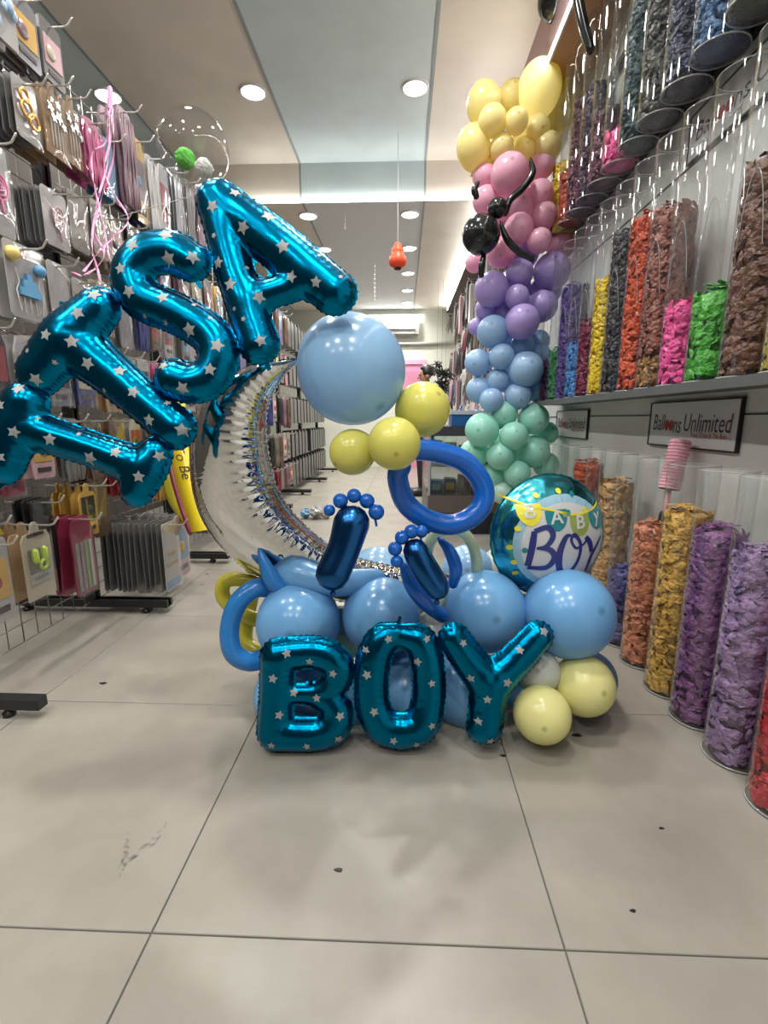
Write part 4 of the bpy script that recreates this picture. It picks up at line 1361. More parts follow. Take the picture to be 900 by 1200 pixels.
def deco(kind, root, x, y, z, w, h):
    """what is mounted on the front card; x is the face of the card, z the hook height"""
    mb = MB()
    if kind == 'stroller':
        c = Vector((x + .012, y, z - h * .42))
        for cy, cz, r in ((-.02, .035, .022), (.02, -.04, .026), (-.012, -.01, .03)):
            mb.tube([c + Vector((0, cy + r * math.cos(a), cz + r * math.sin(a))) for a in np.linspace(0, 2 * PI, 18)], .006, 6)
        mb.build('topper', M_TOYO, root)
    elif kind == 'stars':
        for k, (cy, cz, r) in enumerate(((-.03, -.35, .024), (.012, -.42, .028), (.035, -.52, .02), (-.028, -.50, .020), (0, -.28, .018))):
            c = Vector((x + .006 + .003 * k, y + cy, z + cz * h))
            mb.prism([c + Vector((0, r * (1 if q % 2 == 0 else .45) * math.cos(q * PI / 5 + k), r * (1 if q % 2 == 0 else .45) * math.sin(q * PI / 5 + k))) for q in range(10)], (1, 0, 0), .006)
        mb.build('star_topper', M_TOYS, root)
        m2 = MB()
        for k in range(4):
            m2.tube([(x + .006, y - .03 + .02 * k, z - h * .5), (x + .006, y - .03 + .02 * k, z - h * .88)], .0025, 5)
        m2.build('topper_stick', M_STICK, root)
    elif kind == 'rattle':
        c = Vector((x + .008, y + .01, z - h * .45))
        for r in (.012, .024, .036):
            mb.tube([c + Vector((0, r * math.cos(a), r * math.sin(a) * 1.25)) for a in np.linspace(0, 2 * PI, 20)], .0045, 6)
        mb.tube([c + Vector((0, 0, -.05)), c + Vector((0, .005, -.085))], .005, 6)
        mb.build('topper', M_TOYP if 'pink' in root.get('label', '') and 'pale' not in root.get('label', '') else PK['palepink'], root)
    elif kind == 'train':
        c = Vector((x + .008, y, z - h * .55))
        mb.box((c.x - .006, c.y - .055, c.z - .035), (c.x + .008, c.y + .055, c.z - .005)).box((c.x - .006, c.y - .035, c.z - .005), (c.x + .008, c.y + .035, c.z + .025)).box((c.x - .006, c.y - .012, c.z + .025), (c.x + .008, c.y + .012, c.z + .05))
        mb.build('train_topper', M_SKYB, root)
        MB().ball((x + .014, y - .072, z - h * .14), .026, 14, 9).build('ball_topper', M_TOYY, root)
        MB().ball((x + .014, y + .062, z - h * .25), .024, 14, 9).build('ball_topper', M_SKYB, root)
        m2 = MB()
        for yy in (-.06, .065):
            m2.tube([(x + .008, y + yy, z - h * .32), (x + .008, y + yy * .8, z - h * .5), (x + .008, y + yy * 1.1, z - h * .62), (x + .008, y + yy * .9, z - h * .9)], .003, 5)
        for yy in (-.03, 0, .03):
            m2.tube([(x + .006, y + yy, z - h * .66), (x + .006, y + yy, z - h * .93)], .0025, 5)
        m2.build('topper_stick', M_STICK, root)
        lettering('lettering', 'Party', .034, (x + .0015, y - .005, z - h * .09), (0, 1, 0), (0, 0, 1), M_REDTEXT, root)
    elif kind == 'nails':
        mb.box((x, y - w * .36, z - h * .72), (x + .02, y + w * .36, z - h * .32))
        mb.build('blister', M_BAG, root)
        m2 = MB()
        for k in range(2):
            m2.tube([(x + .008, y - .025 + .05 * k, z - h * .36), (x + .008, y - .025 + .05 * k, z - h * .48)], .014, 8)
        m2.tube([(x + .01, y + .012 + .018 * math.cos(a), z - h * .56 + .018 * math.sin(a)) for a in np.linspace(0, 2 * PI, 14)], .008, 6)
        m2.build('toy', M_TOYG, root)
        MB().box((x, y - w * .38, z - h * .80), (x + .004, y + w * .38, z - h * .66)).build('label_card', PK['white'], root)
        lettering('lettering', 'PARTY', .024, (x + .006, y, z - h * .73), (0, 1, 0), (0, 0, 1), M_DARKTEXT, root)
        MB().box((x, y - w * .30, z - h * .16), (x + .0015, y + w * .3, z - h * .11)).build('print_band', M_DARKTEXT, root)
    elif kind == 'shower':
        lettering('lettering', 'BABY', .036, (x + .0015, y, z - h * .46), (0, 1, 0), (0, 0, 1), M_GOLDT, root, bold=.0008)
        lettering('lettering', 'SHOWER', .030, (x + .0015, y, z - h * .62), (0, 1, 0), (0, 0, 1), M_GOLDT, root, bold=.0008)
        MB().box((x, y - w * .45, z - h * .98), (x + .0014, y + w * .45, z - h * .86)).build('print_band', PK['blue'], root)
    elif kind == 'tinsel':
        rr = random.Random(int(y * 1000))
        for k in range(9):
            yy = y - w * .42 + w * .84 * k / 8
            mb.tube([(x + .006 + rr.uniform(0, .01), yy + rr.uniform(-.006, .006), z - .03 - h * q) for q in (0, .25, .5, .75, .95)], [.004, .008, .005, .009, .004], 6)
        mb.build('tinsel', root.data.materials[0], root)
    elif kind == 'tulle':
        rr = random.Random(int(y * 100))
        for k in range(46):
            p0 = Vector((x + .01 + rr.uniform(0, .015), y + rr.uniform(-.4, .4) * w, z - h * rr.uniform(.15, .9)))
            mb.ball(p0, rr.uniform(.012, .022), 8, 5, (.5, 1, 1.3))
        mb.build('tulle', mat('tulle_blue', (0.32, 0.45, 0.62), 0.6) if 'blue' in root['label'] else PK['white'], root)
    elif kind == 'strips':
        for k, m in enumerate((PK['silver'], PK['mauve'], PK['green'], PK['white'])):
            MB().box((x, y - w * .4 + w * .2 * k, z - h * .95), (x + .006, y - w * .4 + w * .2 * k + w * .13, z - h * .3)).build('colour_strip', m, root)
    elif kind == 'picture':
        rr = random.Random(int(y * 977 + z * 131))
        mm = [PK[q] for q in ('palepink', 'blue', 'gold', 'cream', 'red', 'black', 'mauve')]
        MB().box((x, y - w * .4, z - h * .72), (x + .003, y + w * .4, z - h * .22)).build('window_print', rr.choice(mm), root)
        MB().ball((x + .004, y + rr.uniform(-.02, .02), z - h * .5), w * .22, 10, 7, (.25, 1, 1)).build('ornament', rr.choice(mm), root)
        MB().box((x, y - w * .3, z - h * .9), (x + .003, y + w * .3, z - h * .82)).build('caption_print', M_DARKTEXT, root)


packs_n = 0


def hang(root, y, z, w, h, n, colour, style, label, cat, dk=None, ln=0.22, t=0.006, x0=None, group=None, front=None, hk=True, gap=None):
    """n packs on one hook, front one first; the face looks out into the aisle"""
    global packs_n
    if hk: hook(root, y, z, ln + 0.06)
    xf = XG + ln - 0.035 if x0 is None else x0
    rr = random.Random(int(y * 1000) * 31 + int(z * 100))
    g = gap or max(t + 0.003, (ln - 0.06) / max(n, 4))
    if t >= 0.01 or root is RACKS[2]: n = min(n, 3)
    n = min(n, 7) if gap is None else n
    me = pack_mesh(w, h, t, PK[colour], style)
    for k in range(n):
        x = xf - k * g
        if x - t < XG + 0.012: break
        m_ = pack_mesh(w, h, t, PK[front], style) if (front and k == 0) else me
        o = bpy.data.objects.new('hanging_pack', m_)
        C.objects.link(o)
        sl = 0.02 * (k % 3 - 1) * .3
        if k == 0:
            o.location = (x, y, z - 0.004)
        else:
            o.location = (x, y + rr.uniform(-.006, .006), z - 0.004 + rr.uniform(-.004, .004))
            o.rotation_euler = (rr.uniform(-.02, .02), rr.uniform(-.03, .03), rr.uniform(-.05, .05))
        WL[o.name] = Vector(o.location)
        if k == 0:
            tag(o, label, cat, group or 'packs on hooks')
            if t < 0.013 and root in RACKS[:3]:
                ks = ('sleeve', round(w, 3), round(h, 3))
                if ks not in PACK_ME:
                    hw = w / 2 + .006
                    sv, sf = [], []
                    r9 = random.Random(int(w * 1e4 + h * 1e3))
                    for a_ in range(9):
                        for b_ in range(7):
                            sv.append((.006 + r9.uniform(0, .010) * (0 < a_ < 8) * (0 < b_ < 6), -hw + 2 * hw * b_ / 6, -h - .008 + (h + .02) * a_ / 8))
                    for a_ in range(8):
                        for b_ in range(6):
                            sf.append((a_ * 7 + b_, a_ * 7 + b_ + 1, (a_ + 1) * 7 + b_ + 1, (a_ + 1) * 7 + b_))
                    so = MB().add(sv, sf, True).build('sleeve_proto', M_BAG, org=(0, 0, 0))
                    PACK_ME[ks] = so.data
                    bpy.data.objects.remove(so)
                so = bpy.data.objects.new('clear_sleeve', PACK_ME[ks])
                C.objects.link(so)
                so.parent = o
            if dk: deco(dk, o, o.location.x, y, z, w, h)
        else:
            tag(o, 'pack behind the ' + label, cat, 'stack behind ' + label)
        packs_n += 1


def Lb(txt):
    return txt


# named packs near the viewer (first two bays)
r0, r1, r2 = RACKS[0], RACKS[1], RACKS[2]
hang(r0, 1.98, 2.78, .19, .36, 2, 'white', 'bag', 'white bag of pale blue tulle at the top of the rack', 'pack', 'tulle', .27, .014)
hang(r0, 2.22, 2.70, .15, .22, 3, 'silver', 'card', 'clear boxed favour pack in the top hook row', 'pack', 'picture', .2, .014)
hang(r0, 2.38, 2.72, .13, .22, 3, 'grey', 'card', 'second clear boxed favour pack in the top hook row', 'pack', 'picture', .2, .014)
hang(r0, 2.115, 2.345, .125, .20, 7, 'grey', 'card', 'white card with a gold stroller topper in the upper hook row', 'pack', 'stroller', .24, .004, front='white')
hang(r0, 2.265, 2.43, .13, .27, 4, 'kraft', 'tab', 'kraft card with silver star toppers on sticks', 'pack', 'stars', .25, .006)
hang(r0, 2.40, 2.46, .12, .27, 3, 'kraft', 'tab', 'kraft card with silver toppers beside the pink tinsel bag', 'pack', 'stars', .24, .006)
hang(r1, 2.53, 2.43, .15, .25, 3, 'pink', 'bag', 'bright pink foil tinsel bag beside the kraft cards', 'pack', 'tinsel', .25, .012)
hang(r1, 2.70, 2.44, .13, .26, 3, 'blue', 'bag', 'blue packet half hidden by pink ribbons', 'pack', None, .22, .01)
hang(r1, 2.86, 2.66, .16, .46, 3, 'mauve', 'bag', 'tall mauve tinsel curtain packet in the upper row', 'pack', 'tinsel', .24, .014)
hang(r1, 3.02, 2.60, .12, .42, 5, 'navy', 'bag', 'tall dark blue and gold packet beside the mauve curtain', 'pack', 'picture', .22, .01, front='gold')
hang(r1, 3.16, 2.58, .13, .44, 7, 'white', 'bag', 'tall white sleeve packs in the upper row', 'pack', 'tinsel', .22, .008)
hang(r1, 3.31, 2.60, .12, .44, 6, 'white', 'bag', 'tall white pack with pink script beside the sleeves', 'pack', 'picture', .22, .008)
hang(r2, 3.50, 2.66, .14, .48, 6, 'silver', 'bag', 'tall silver tinsel curtain pack in the upper row', 'pack', 'tinsel', .22, .01)
hang(r2, 3.68, 2.68, .13, .48, 6, 'grey', 'bag', 'tall grey tinsel curtain pack beside the silver one', 'pack', 'tinsel', .22, .01)
hang(r2, 3.86, 2.72, .14, .50, 6, 'mauve', 'bag', 'tall plum tinsel curtain pack behind the letter A', 'pack', 'tinsel', .22, .01)
hang(r2, 4.05, 2.76, .14, .50, 5, 'black', 'bag', 'tall black and white script pack behind the letter A', 'pack', 'picture', .22, .01, front='white')
hang(r0, 1.90, 2.03, .14, .30, 6, 'grey', 'card', 'bright pink topper card at the edge of the second row', 'pack', 'rattle', .24, .004, front='white')
hang(r0, 2.20, 1.99, .15, .21, 8, 'grey', 'card', 'white card with a pale pink rattle topper in the second row', 'pack', 'rattle', .25, .004, front='white')
hang(r0, 2.37, 2.05, .13, .23, 9, 'greywarm', 'card', 'beige sleeve cards stacked in the second row', 'pack', None, .24, .004)
hang(r1, 2.53, 2.08, .12, .24, 8, 'greywarm', 'card', 'beige sleeve cards behind the pink ribbons', 'pack', None, .24, .004)
hang(r1, 2.70, 2.08, .13, .26, 5, 'cream', 'tab', 'cream and yellow card behind the pink ribbons', 'pack', 'picture', .22, .006)
hang(r1, 2.88, 2.10, .12, .26, 6, 'black', 'card', 'black card with grey print in the second row', 'pack', 'picture', .22, .005)
hang(r1, 3.05, 2.10, .13, .26, 6, 'grey', 'card', 'grey card pack in the second row beside the black one', 'pack', 'picture', .22, .005)
hang(r1, 3.22, 2.08, .12, .25, 6, 'red', 'tab', 'red and brown printed pack in the second row', 'pack', 'picture', .22, .005)
hang(r2, 3.50, 2.08, .14, .30, 5, 'mauve', 'bag', 'mauve bag in the second row of the third bay', 'pack', 'picture', .22, .01)
hang(r2, 3.72, 2.08, .14, .30, 5, 'cream', 'bag', 'cream bag in the second row of the third bay', 'pack', 'picture', .22, .01)
hang(r2, 3.94, 2.10, .14, .30, 5, 'grey', 'bag', 'grey bag in the second row of the third bay', 'pack', 'picture', .22, .01)
hang(r2, 4.15, 2.10, .14, .30, 5, 'gold', 'bag', 'gold bag in the second row of the third bay', 'pack', 'picture', .22, .01)
hang(r0, 1.965, 1.70, .19, .26, 3, 'white', 'card', 'party card with a blue train topper and a yellow ball', 'pack', 'train', .26, .004)
hang(r0, 2.18, 1.70, .12, .22, 9, 'greywarm', 'card', 'white sleeve cards beside the party train card', 'pack', None, .24, .004, front='white')
hang(r0, 2.36, 1.68, .12, .22, 6, 'white', 'card', 'pale card pack under the beige sleeve cards', 'pack', 'picture', .22, .005)
hang(r0, 1.95, 1.36, .14, .24, 4, 'white', 'bag', 'clear bag with a yellow ball topper under the party card', 'pack', 'picture', .24, .01)
ROWS = [(1.72, 'third'), (1.38, 'fourth'), (1.04, 'fifth')]
cyc = ['greywarm', 'mauve', 'white', 'grey', 'black', 'cream', 'maroon', 'silver', 'kraft', 'palepink', 'navy', 'grey', 'brown', 'white', 'pink']
rnd = random.Random(11)
cn = {'greywarm': 'beige', 'palepink': 'pale pink'}
for bi, (rk, ya, yb) in enumerate(((r0, 2.12, 2.42), (r1, 2.53, 3.34), (r2, 3.46, 4.26))):
    for ri, (z, rn) in enumerate(ROWS):
        y = 1.80 if bi == 0 and ri > 0 else ya
        q = 0
        while y < yb:
            if not (bi == 0 and ri == 0):
                c = cyc[(bi * 5 + ri * 3 + q * 2 + rnd.randrange(2)) % len(cyc)]
                st = rnd.choice(['card', 'bag', 'tab'])
                hang(rk, y, z, rnd.uniform(.11, .14), rnd.uniform(.22, .29), 2 if bi else 3, c, st, '%s pack, %s hook, %s row, %s rack bay' % (cn.get(c, c), ORD[q], rn, ORD[bi]), 'pack', rnd.choice(['picture', 'picture', 'tinsel', None]), .22, .006)
            q += 1
            y += rnd.uniform(.155, .185)
# low rows
hang(r0, 1.64, 0.60, .13, .30, 4, 'white', 'card', 'white and red card at the edge of the lowest row', 'pack', 'picture', .24, .006)
hang(r0, 1.66, 0.95, .12, .26, 3, 'white', 'card', 'pale patterned card at the edge above the lowest row', 'pack', 'picture', .22, .006)
hang(r0, 1.72, 0.66, .15, .17, 3, 'yellow', 'tab', 'bright yellow card peeking behind the lime toy card', 'pack', None, .16, .006)
hang(r0, 1.815, 0.635, .15, .30, 4, 'kraft', 'tab', 'toy card with lime green blister in the lowest row', 'pack', 'nails', .27, .006, front='cream')
hang(r0, 1.96, 0.70, .12, .30, 3, 'black', 'card', 'black boxed pack between the toy card and the maroon packet', 'pack', None, .2, .01)
hang(r0, 2.09, 0.60, .15, .35, 3, 'maroon', 'bag', 'maroon packet of coloured paper strips in the lowest row', 'pack', 'strips', .27, .008)
hang(r0, 2.20, 0.74, .12, .24, 4, 'gold', 'tab', 'gold printed card above the maroon strips packet', 'pack', 'picture', .24, .006)
hang(r0, 2.35, 0.72, .12, .26, 4, 'brown', 'card', 'brown boxed pack beside the gold printed card', 'pack', None, .2, .01)
hang(r1, 2.56, 0.86, .13, .22, 3, 'red', 'bag', 'red bag hanging beneath the letter I', 'pack', 'picture', .22, .01)
hang(r1, 2.74, 0.84, .13, .24, 3, 'brown', 'bag', 'brown bag hanging in the shade below the letter I', 'pack', 'picture', .22, .01)
hang(r1, 2.95, 0.86, .14, .30, 3, 'gold', 'bag', 'golden wrapped bag beside the yellow sash', 'pack', 'tinsel', .22, .012)
hang(r1, 2.57, 0.47, .175, .37, 12, 'grey', 'card', 'white baby shower card with gold lettering', 'pack', 'shower', .44, .004, front='white', gap=.031)
hang(r1, 2.83, 0.46, .17, .37, 6, 'silver', 'bag', 'clear bag hanging beside the baby shower cards', 'pack', 'picture', .38, .008, front='palepink')
for k, (y, c) in enumerate(((3.5, 'grey'), (3.72, 'maroon'), (3.95, 'brown'), (4.18, 'black'))):
    hang(r2, y, 0.62, .15, .34, 4, c, 'bag', '%s bag low on the third rack bay, %s hook' % (c, ORD[k]), 'pack', 'picture', .22, .01)
# far bays
far_goods = MB()
for bi in range(3, 7):
    y0, y1 = rack_bays[bi]
    for ri, z in enumerate((2.35, 1.85, 1.33, 0.86, 0.45)):
        y = y0 + .10
        q = 0
        while y < y1 - .08:
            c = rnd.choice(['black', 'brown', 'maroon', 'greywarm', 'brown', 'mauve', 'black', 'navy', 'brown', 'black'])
            if bi < 5:
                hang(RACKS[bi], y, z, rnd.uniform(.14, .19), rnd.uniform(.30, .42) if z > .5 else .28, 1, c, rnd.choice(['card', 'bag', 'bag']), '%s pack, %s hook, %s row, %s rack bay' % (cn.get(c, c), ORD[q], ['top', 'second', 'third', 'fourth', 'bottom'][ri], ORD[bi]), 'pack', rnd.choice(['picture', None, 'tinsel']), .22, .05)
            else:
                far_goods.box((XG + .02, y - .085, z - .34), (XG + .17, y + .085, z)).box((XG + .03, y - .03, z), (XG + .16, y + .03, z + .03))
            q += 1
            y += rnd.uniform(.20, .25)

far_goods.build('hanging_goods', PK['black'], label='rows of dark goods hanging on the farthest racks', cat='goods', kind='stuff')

# ---- yellow sash with dark script hanging from the rack
t = thing('ribbon_banner', (-1.42, 3.12, 0.25), 'yellow sash with dark script hanging beside the silver moon', 'banner')
sp = spline([(206, 470, 2.95), (207, 505, 2.92), (213, 545, 2.88), (222, 580, 2.86), (236, 622, 2.84)], 8)
L, Rr = [], []
for i, s in enumerate(sp):
    wdt = 11 + 0.01 * i
    L.append(P(s[0] - wdt, s[1] + 2, s[2]))
    Rr.append(P(s[0] + wdt, s[1] - 2, s[2] - .02))
n = len(L)
v = L + Rr + [q + FW * .003 for q in L] + [q + FW * .003 for q in Rr]
f = [(i, i + 1, n + i + 1, n + i) for i in range(n - 1)] + [(2 * n + i, 3 * n + i, 3 * n + i + 1, 2 * n + i + 1) for i in range(n - 1)] + [(i, 2 * n + i, 2 * n + i + 1, i + 1) for i in range(n - 1)] + [(n + i, n + i + 1, 3 * n + i + 1, 3 * n + i) for i in range(n - 1)]
fixn(MB().add(v, f, True).build('band', mat('sash_yellow', (0.85, 0.66, 0.02), 0.3, coat=.4), t))
mb = MB()
for i in range(0, n):
    pass
mb.tube([q - RT * .012 + FW * .01 for q in L], 0.018, 6)
mb.build('fold', PK['maroon'], t)
lettering('lettering', 'To Be', .085, P(213, 541, 2.855), (RT * .28 - UP * .96), (RT * .96 + UP * .28), M_DARKTEXT, t, .25)
modelling([(196, 470, 3.0), (196, 530, 2.98), (203, 580, 2.96), (222, 618, 2.95)], [6, 8, 8, 4], 'olive', 'gold foil ribbon roll hanging beside the yellow sash', name='ribbon_roll', cat='ribbon')

# ---- pink curling ribbons tied to the foil letters
M_RIB = mat('ribbon_pink', (0.80, 0.30, 0.52), 0.35, coat=.3)
ribs = [[(129, 112, 2.0), (128, 150, 1.9), (126, 190, 1.8), (112, 245, 1.7), (108, 290, 1.6), (118, 330, 1.35)],
        [(131, 112, 2.0), (130, 160, 1.9), (122, 200, 1.8), (135, 230, 1.75), (150, 255, 1.7), (140, 272, 1.6), (120, 290, 1.5), (98, 318, 1.4)],
        [(127, 112, 2.0), (124, 165, 1.9), (108, 180, 1.85), (110, 215, 1.8), (120, 260, 1.7), (128, 300, 1.6), (140, 335, 1.4)],
        [(130, 114, 2.0), (133, 180, 1.9), (118, 235, 1.8), (110, 270, 1.7), (122, 300, 1.6), (100, 322, 1.45), (84, 320, 1.45)]]
t = thing('curling_ribbon', P(112, 332, 1.38), 'bundle of pink curling ribbons trailing from the rack to the letter T', 'ribbon')
for st in ribs:
    sp = spline(st, 8)
    w = [P(*s) for s in sp]
    L, Rr = [], []
    for i, p in enumerate(w):
        tt = (w[min(i + 1, len(w) - 1)] - w[max(i - 1, 0)]).normalized()
        sd_ = tt.cross(FW).normalized()
        tw = sd_ * math.cos(i * .35) + FW * math.sin(i * .35)
        L.append(p + tw * .004); Rr.append(p - tw * .004)
    n = len(L)
    off = Vector((0, .0012, .0006))
    v = L + Rr + [q + off for q in L] + [q + off for q in Rr]
    f = [(i, i + 1, n + i + 1, n + i) for i in range(n - 1)] + [(2 * n + i, 3 * n + i, 3 * n + i + 1, 2 * n + i + 1) for i in range(n - 1)] + [(i, 2 * n + i, 2 * n + i + 1, i + 1) for i in range(n - 1)] + [(n + i, n + i + 1, 3 * n + i + 1, 3 * n + i) for i in range(n - 1)]
    MB().add(v, f, True).build('ribbon_strand', M_RIB, t)
MB().tube([P(129, 104, 2.0), P(129, 128, 1.97)], 0.010, 8).build('ribbon_knot', M_RIB, t)

# ================================================================== BACK OF THE SHOP
# glass counter
t = thing('display_counter', (0.55, 4.9, 0), 'dark glass display counter beside the pastel column', 'counter')
M_DKWOOD = mat('counter_wood', (0.035, 0.025, 0.035), 0.4)
CX0, CX1, CY0, CY1 = 0.235, 0.98, 4.35, 5.6
MB().box((CX0, CY0, 0), (CX1, CY1, 0.20)).build('plinth', mat('counter_plinth', (0.012, 0.012, 0.02), 0.35), t)
MB().box((CX0, CY0, 0.20), (CX1, CY1, 0.36)).build('base_panel', mat('counter_brown', (0.10, 0.075, 0.07), 0.45), t)
MB().box((CX0 - .02, CY0 - .02, 0.90), (CX1, CY1, 0.985)).build('counter_top', M_DKWOOD, t)
mb = MB()
for x in (CX0 + .01, CX1 - .01):
    for y in (CY0 + .01, CY1 - .01):
        mb.box((x - .01, y - .01, .36), (x + .01, y + .01, .90))
mb.build('corner_posts', M_HOOK, t)
MB().box((CX0 + .012, CY0 + .002, .36), (CX1 - .012, CY0 + .006, .90)).build('glass_pane', clear('counter_glass', (.75, .78, .78), .2), t)
MB().box((CX0 + .002, CY0 + .012, .36), (CX0 + .006, CY1 - .012, .90)).build('glass_pane', clear('counter_glass', (.75, .78, .78), .2), t)
MB().box((CX0 + .02, CY0 + .03, .62), (CX1 - .02, CY1 - .03, .635)).build('shelf', M_HOOK, t)
rr = random.Random(3)
for k in range(10):
    x = CX0 + .08 + (k % 5) * .13
    z = .362 if k < 5 else .637
    hh = rr.uniform(.10, .22)
    c = rr.choice(['brown', 'black', 'white', 'palepink', 'grey', 'kraft', 'navy'])
    b = thing('boxed_item', (x, CY0 + .15, z), '%s boxed item in the glass counter, %s of the %s shelf' % (c, ORD[k % 5], 'lower' if k < 5 else 'upper'), 'box', 'boxes in the glass counter')
    MB().box((x - .05, CY0 + .08, z), (x + .05, CY0 + .22, z + hh)).build('carton', PK[c], b)
    MB().box((x - .04, CY0 + .077, z + hh * .3), (x + .04, CY0 + .08, z + hh * .75)).build('front_print', PK[rr.choice(['white', 'gold', 'grey'])], b)
t = thing('blue_tray', (0.62, 4.55, 0.986), 'blue plastic tray with a pale rim on the glass counter', 'tray')
M_BT = mat('tray_blue', (0.012, 0.085, 0.26), 0.4)
mb = MB()
mb.box((.44, 4.40, .987), (.84, 4.70, .995)).box((.44, 4.40, .995), (.45, 4.70, 1.09)).box((.83, 4.40, .995), (.84, 4.70, 1.09)).box((.45, 4.40, .995), (.83, 4.41, 1.09)).box((.45, 4.69, .995), (.83, 4.70, 1.09))
mb.build('body', M_BT, t)
mb = MB().box((.43, 4.39, 1.09), (.85, 4.41, 1.125)).box((.43, 4.69, 1.09), (.85, 4.71, 1.125)).box((.43, 4.41, 1.09), (.45, 4.69, 1.125)).box((.83, 4.41, 1.09), (.85, 4.69, 1.125))
mb.build('rim', mat('tray_rim', (0.42, 0.45, 0.50), 0.4), t)
for k, (x, y) in enumerate(((.53, 4.52), (.60, 4.58), (.68, 4.5), (.76, 4.57))):
    pm = MB().ball((x, y, 1.10), .045, 12, 8, (1, 1, .8))
    pm.tube([(x, y, 1.13), (x + .01, y, 1.165)], .008, 6)
    pm.build('party_bag', [M_BT, PK['white'], PK['blue'], PK['cream']][k], label='%s party bag in the blue tray' % ['dark blue', 'white', 'light blue', 'cream'][k], cat='bag')
# trolley/heap on the floor seen through the moon
t0c = Vector((-1.05, 5.3, 0))
for k, (px, py, r, c, lab) in enumerate(((370, 575, 9, 'white', 'crumpled white plastic bag on the floor seen through the moon'), (358, 588, 7, 'blue', 'crumpled light blue plastic bag on the floor seen through the moon'), (381, 566, 6, 'cream', 'crumpled cream paper bag on the floor seen through the moon'))):
    rr = random.Random(k)
    cc = on_y(px, py, 5.0)
    cc.z = max(cc.z, .0)
    rad = r * 5.0 / F_PX
    cc.z = rad * .8
    mb = MB()
    v, f = [], []
    nu, nv = 16, 10
    for j in range(nv + 1):
        th = PI * j / nv
        for i in range(nu):
            ph = 2 * PI * i / nu
            d_ = Vector((math.sin(th) * math.cos(ph), math.sin(th) * math.sin(ph), math.cos(th) * .8))
            v.append(cc + d_ * rad * rr.uniform(.75, 1.15))
    for j in range(nv):
        for i in range(nu):
            i2 = (i + 1) % nu
            f.append((j * nu + i, (j + 1) * nu + i, (j + 1) * nu + i2, j * nu + i2))
    mb.add(v, f)
    zmin = min(q[2] for q in mb.v)
    mb.v = [(a, b, max(c_ - zmin, 0)) for a, b, c_ in mb.v]
    mb.build('plastic_bag', PK[c], label=lab, cat='bag')

# merchandise hanging on the far right wall
rr = random.Random(21)
gl = ['black', 'brown', 'mauve', 'white', 'silver', 'black', 'greywarm', 'palepink', 'grey', 'maroon', 'black', 'navy']
cnt = 0
for k in range(66):
    y = 4.3 + 5.9 * (k / 66) + rr.uniform(-.05, .05)
    z = [2.95, 2.35, 1.75][k % 3] + rr.uniform(-.12, .12)
    x = 0.96 + rr.uniform(-.05, .08)
    hh = rr.uniform(.35, .6)
    c = rr.choice(gl)
    kind = rr.choice(['tassel', 'bag', 'tassel'])
    lab = '%s %s on the far wall, %s row, place %s beyond the column' % (cn.get(c, c), 'tassel garland' if kind == 'tassel' else 'gift bag', ['top', 'middle', 'bottom'][k % 3], (ORD + ['seventeenth', 'eighteenth', 'nineteenth', 'twentieth', 'last', 'last'])[k // 3])
    t = thing('tassel_garland' if kind == 'tassel' else 'gift_bag', (x, y, z - hh), lab, 'garland' if kind == 'tassel' else 'bag', 'goods hanging on the far wall')
    MB().tube([(1.2, y, z), (x - .02, y, z), (x - .04, y, z + .02)], .004, 5).build('hook', M_HOOK, t)
    if kind == 'tassel':
        mb = MB()
        for q in range(9):
            a = 2 * PI * q / 9
            dx, dy = .05 * math.cos(a), .07 * math.sin(a)
            mb.tube([(x, y, z - .01), (x + dx * .6, y + dy * .6, z - .1), (x + dx * rr.uniform(.8, 1.4), y + dy * rr.uniform(.8, 1.4), z - hh * rr.uniform(.7, 1))], [.008, .014, .008], 5)
        mb.build('strands', PK[c], t)
        MB().ball((x, y, z - .03), .03, 8, 6).build('tassel_head', PK[rr.choice(gl)], t)
    else:
        mb = MB().prism([(x, y - .08, z - hh), (x, y + .08, z - hh), (x, y + .085, z - .06), (x, y + .03, z - .03), (x, y - .03, z - .03), (x, y - .085, z - .06)], (-1, 0, 0), .05)
        mb.build('bag_body', PK[c], t)
        MB().tube([(x - .03, y - .03, z - .04), (x - .03, y - .02, z + .005), (x - .03, y + .02, z + .005), (x - .03, y + .03, z - .04)], .004, 5).build('handle', PK['white'], t)
# black curly streamers by the door
for k, (px, py, yy) in enumerate(((512, 432, 8.6), (522, 440, 8.4), (517, 452, 8.5))):
    c = on_y(px, py, yy)
    rr = random.Random(k + 60)
    mb = MB()
    for q in range(26):
        d0 = Vector((rr.gauss(0, 1), rr.gauss(0, 1), rr.gauss(0, 1))).normalized()
        d1 = (d0 + Vector((rr.gauss(0, .5), rr.gauss(0, .5), rr.gauss(0, .5)))).normalized()
        mb.tube([c, c + d0 * .09, c + d1 * .16 + Vector((0, 0, -.03))], [.02, .016, .008], 5)
    t = thing('foil_burst', c - Vector((0, 0, .15)), 'black spiky foil burst hanging near the pink door, %s' % ['upper one', 'lower outer one', 'lowest one'][k], 'decoration', 'black foil bursts')
    mb.build('spikes', mat('burst_black', (0.012, 0.012, 0.012), 0.3), t)
    MB().tube([c, Vector((c.x, c.y, Z_LOW))], .002, 4).build('string', M_BLACK, t)

# person standing beyond the counter, only the dark-haired head shows


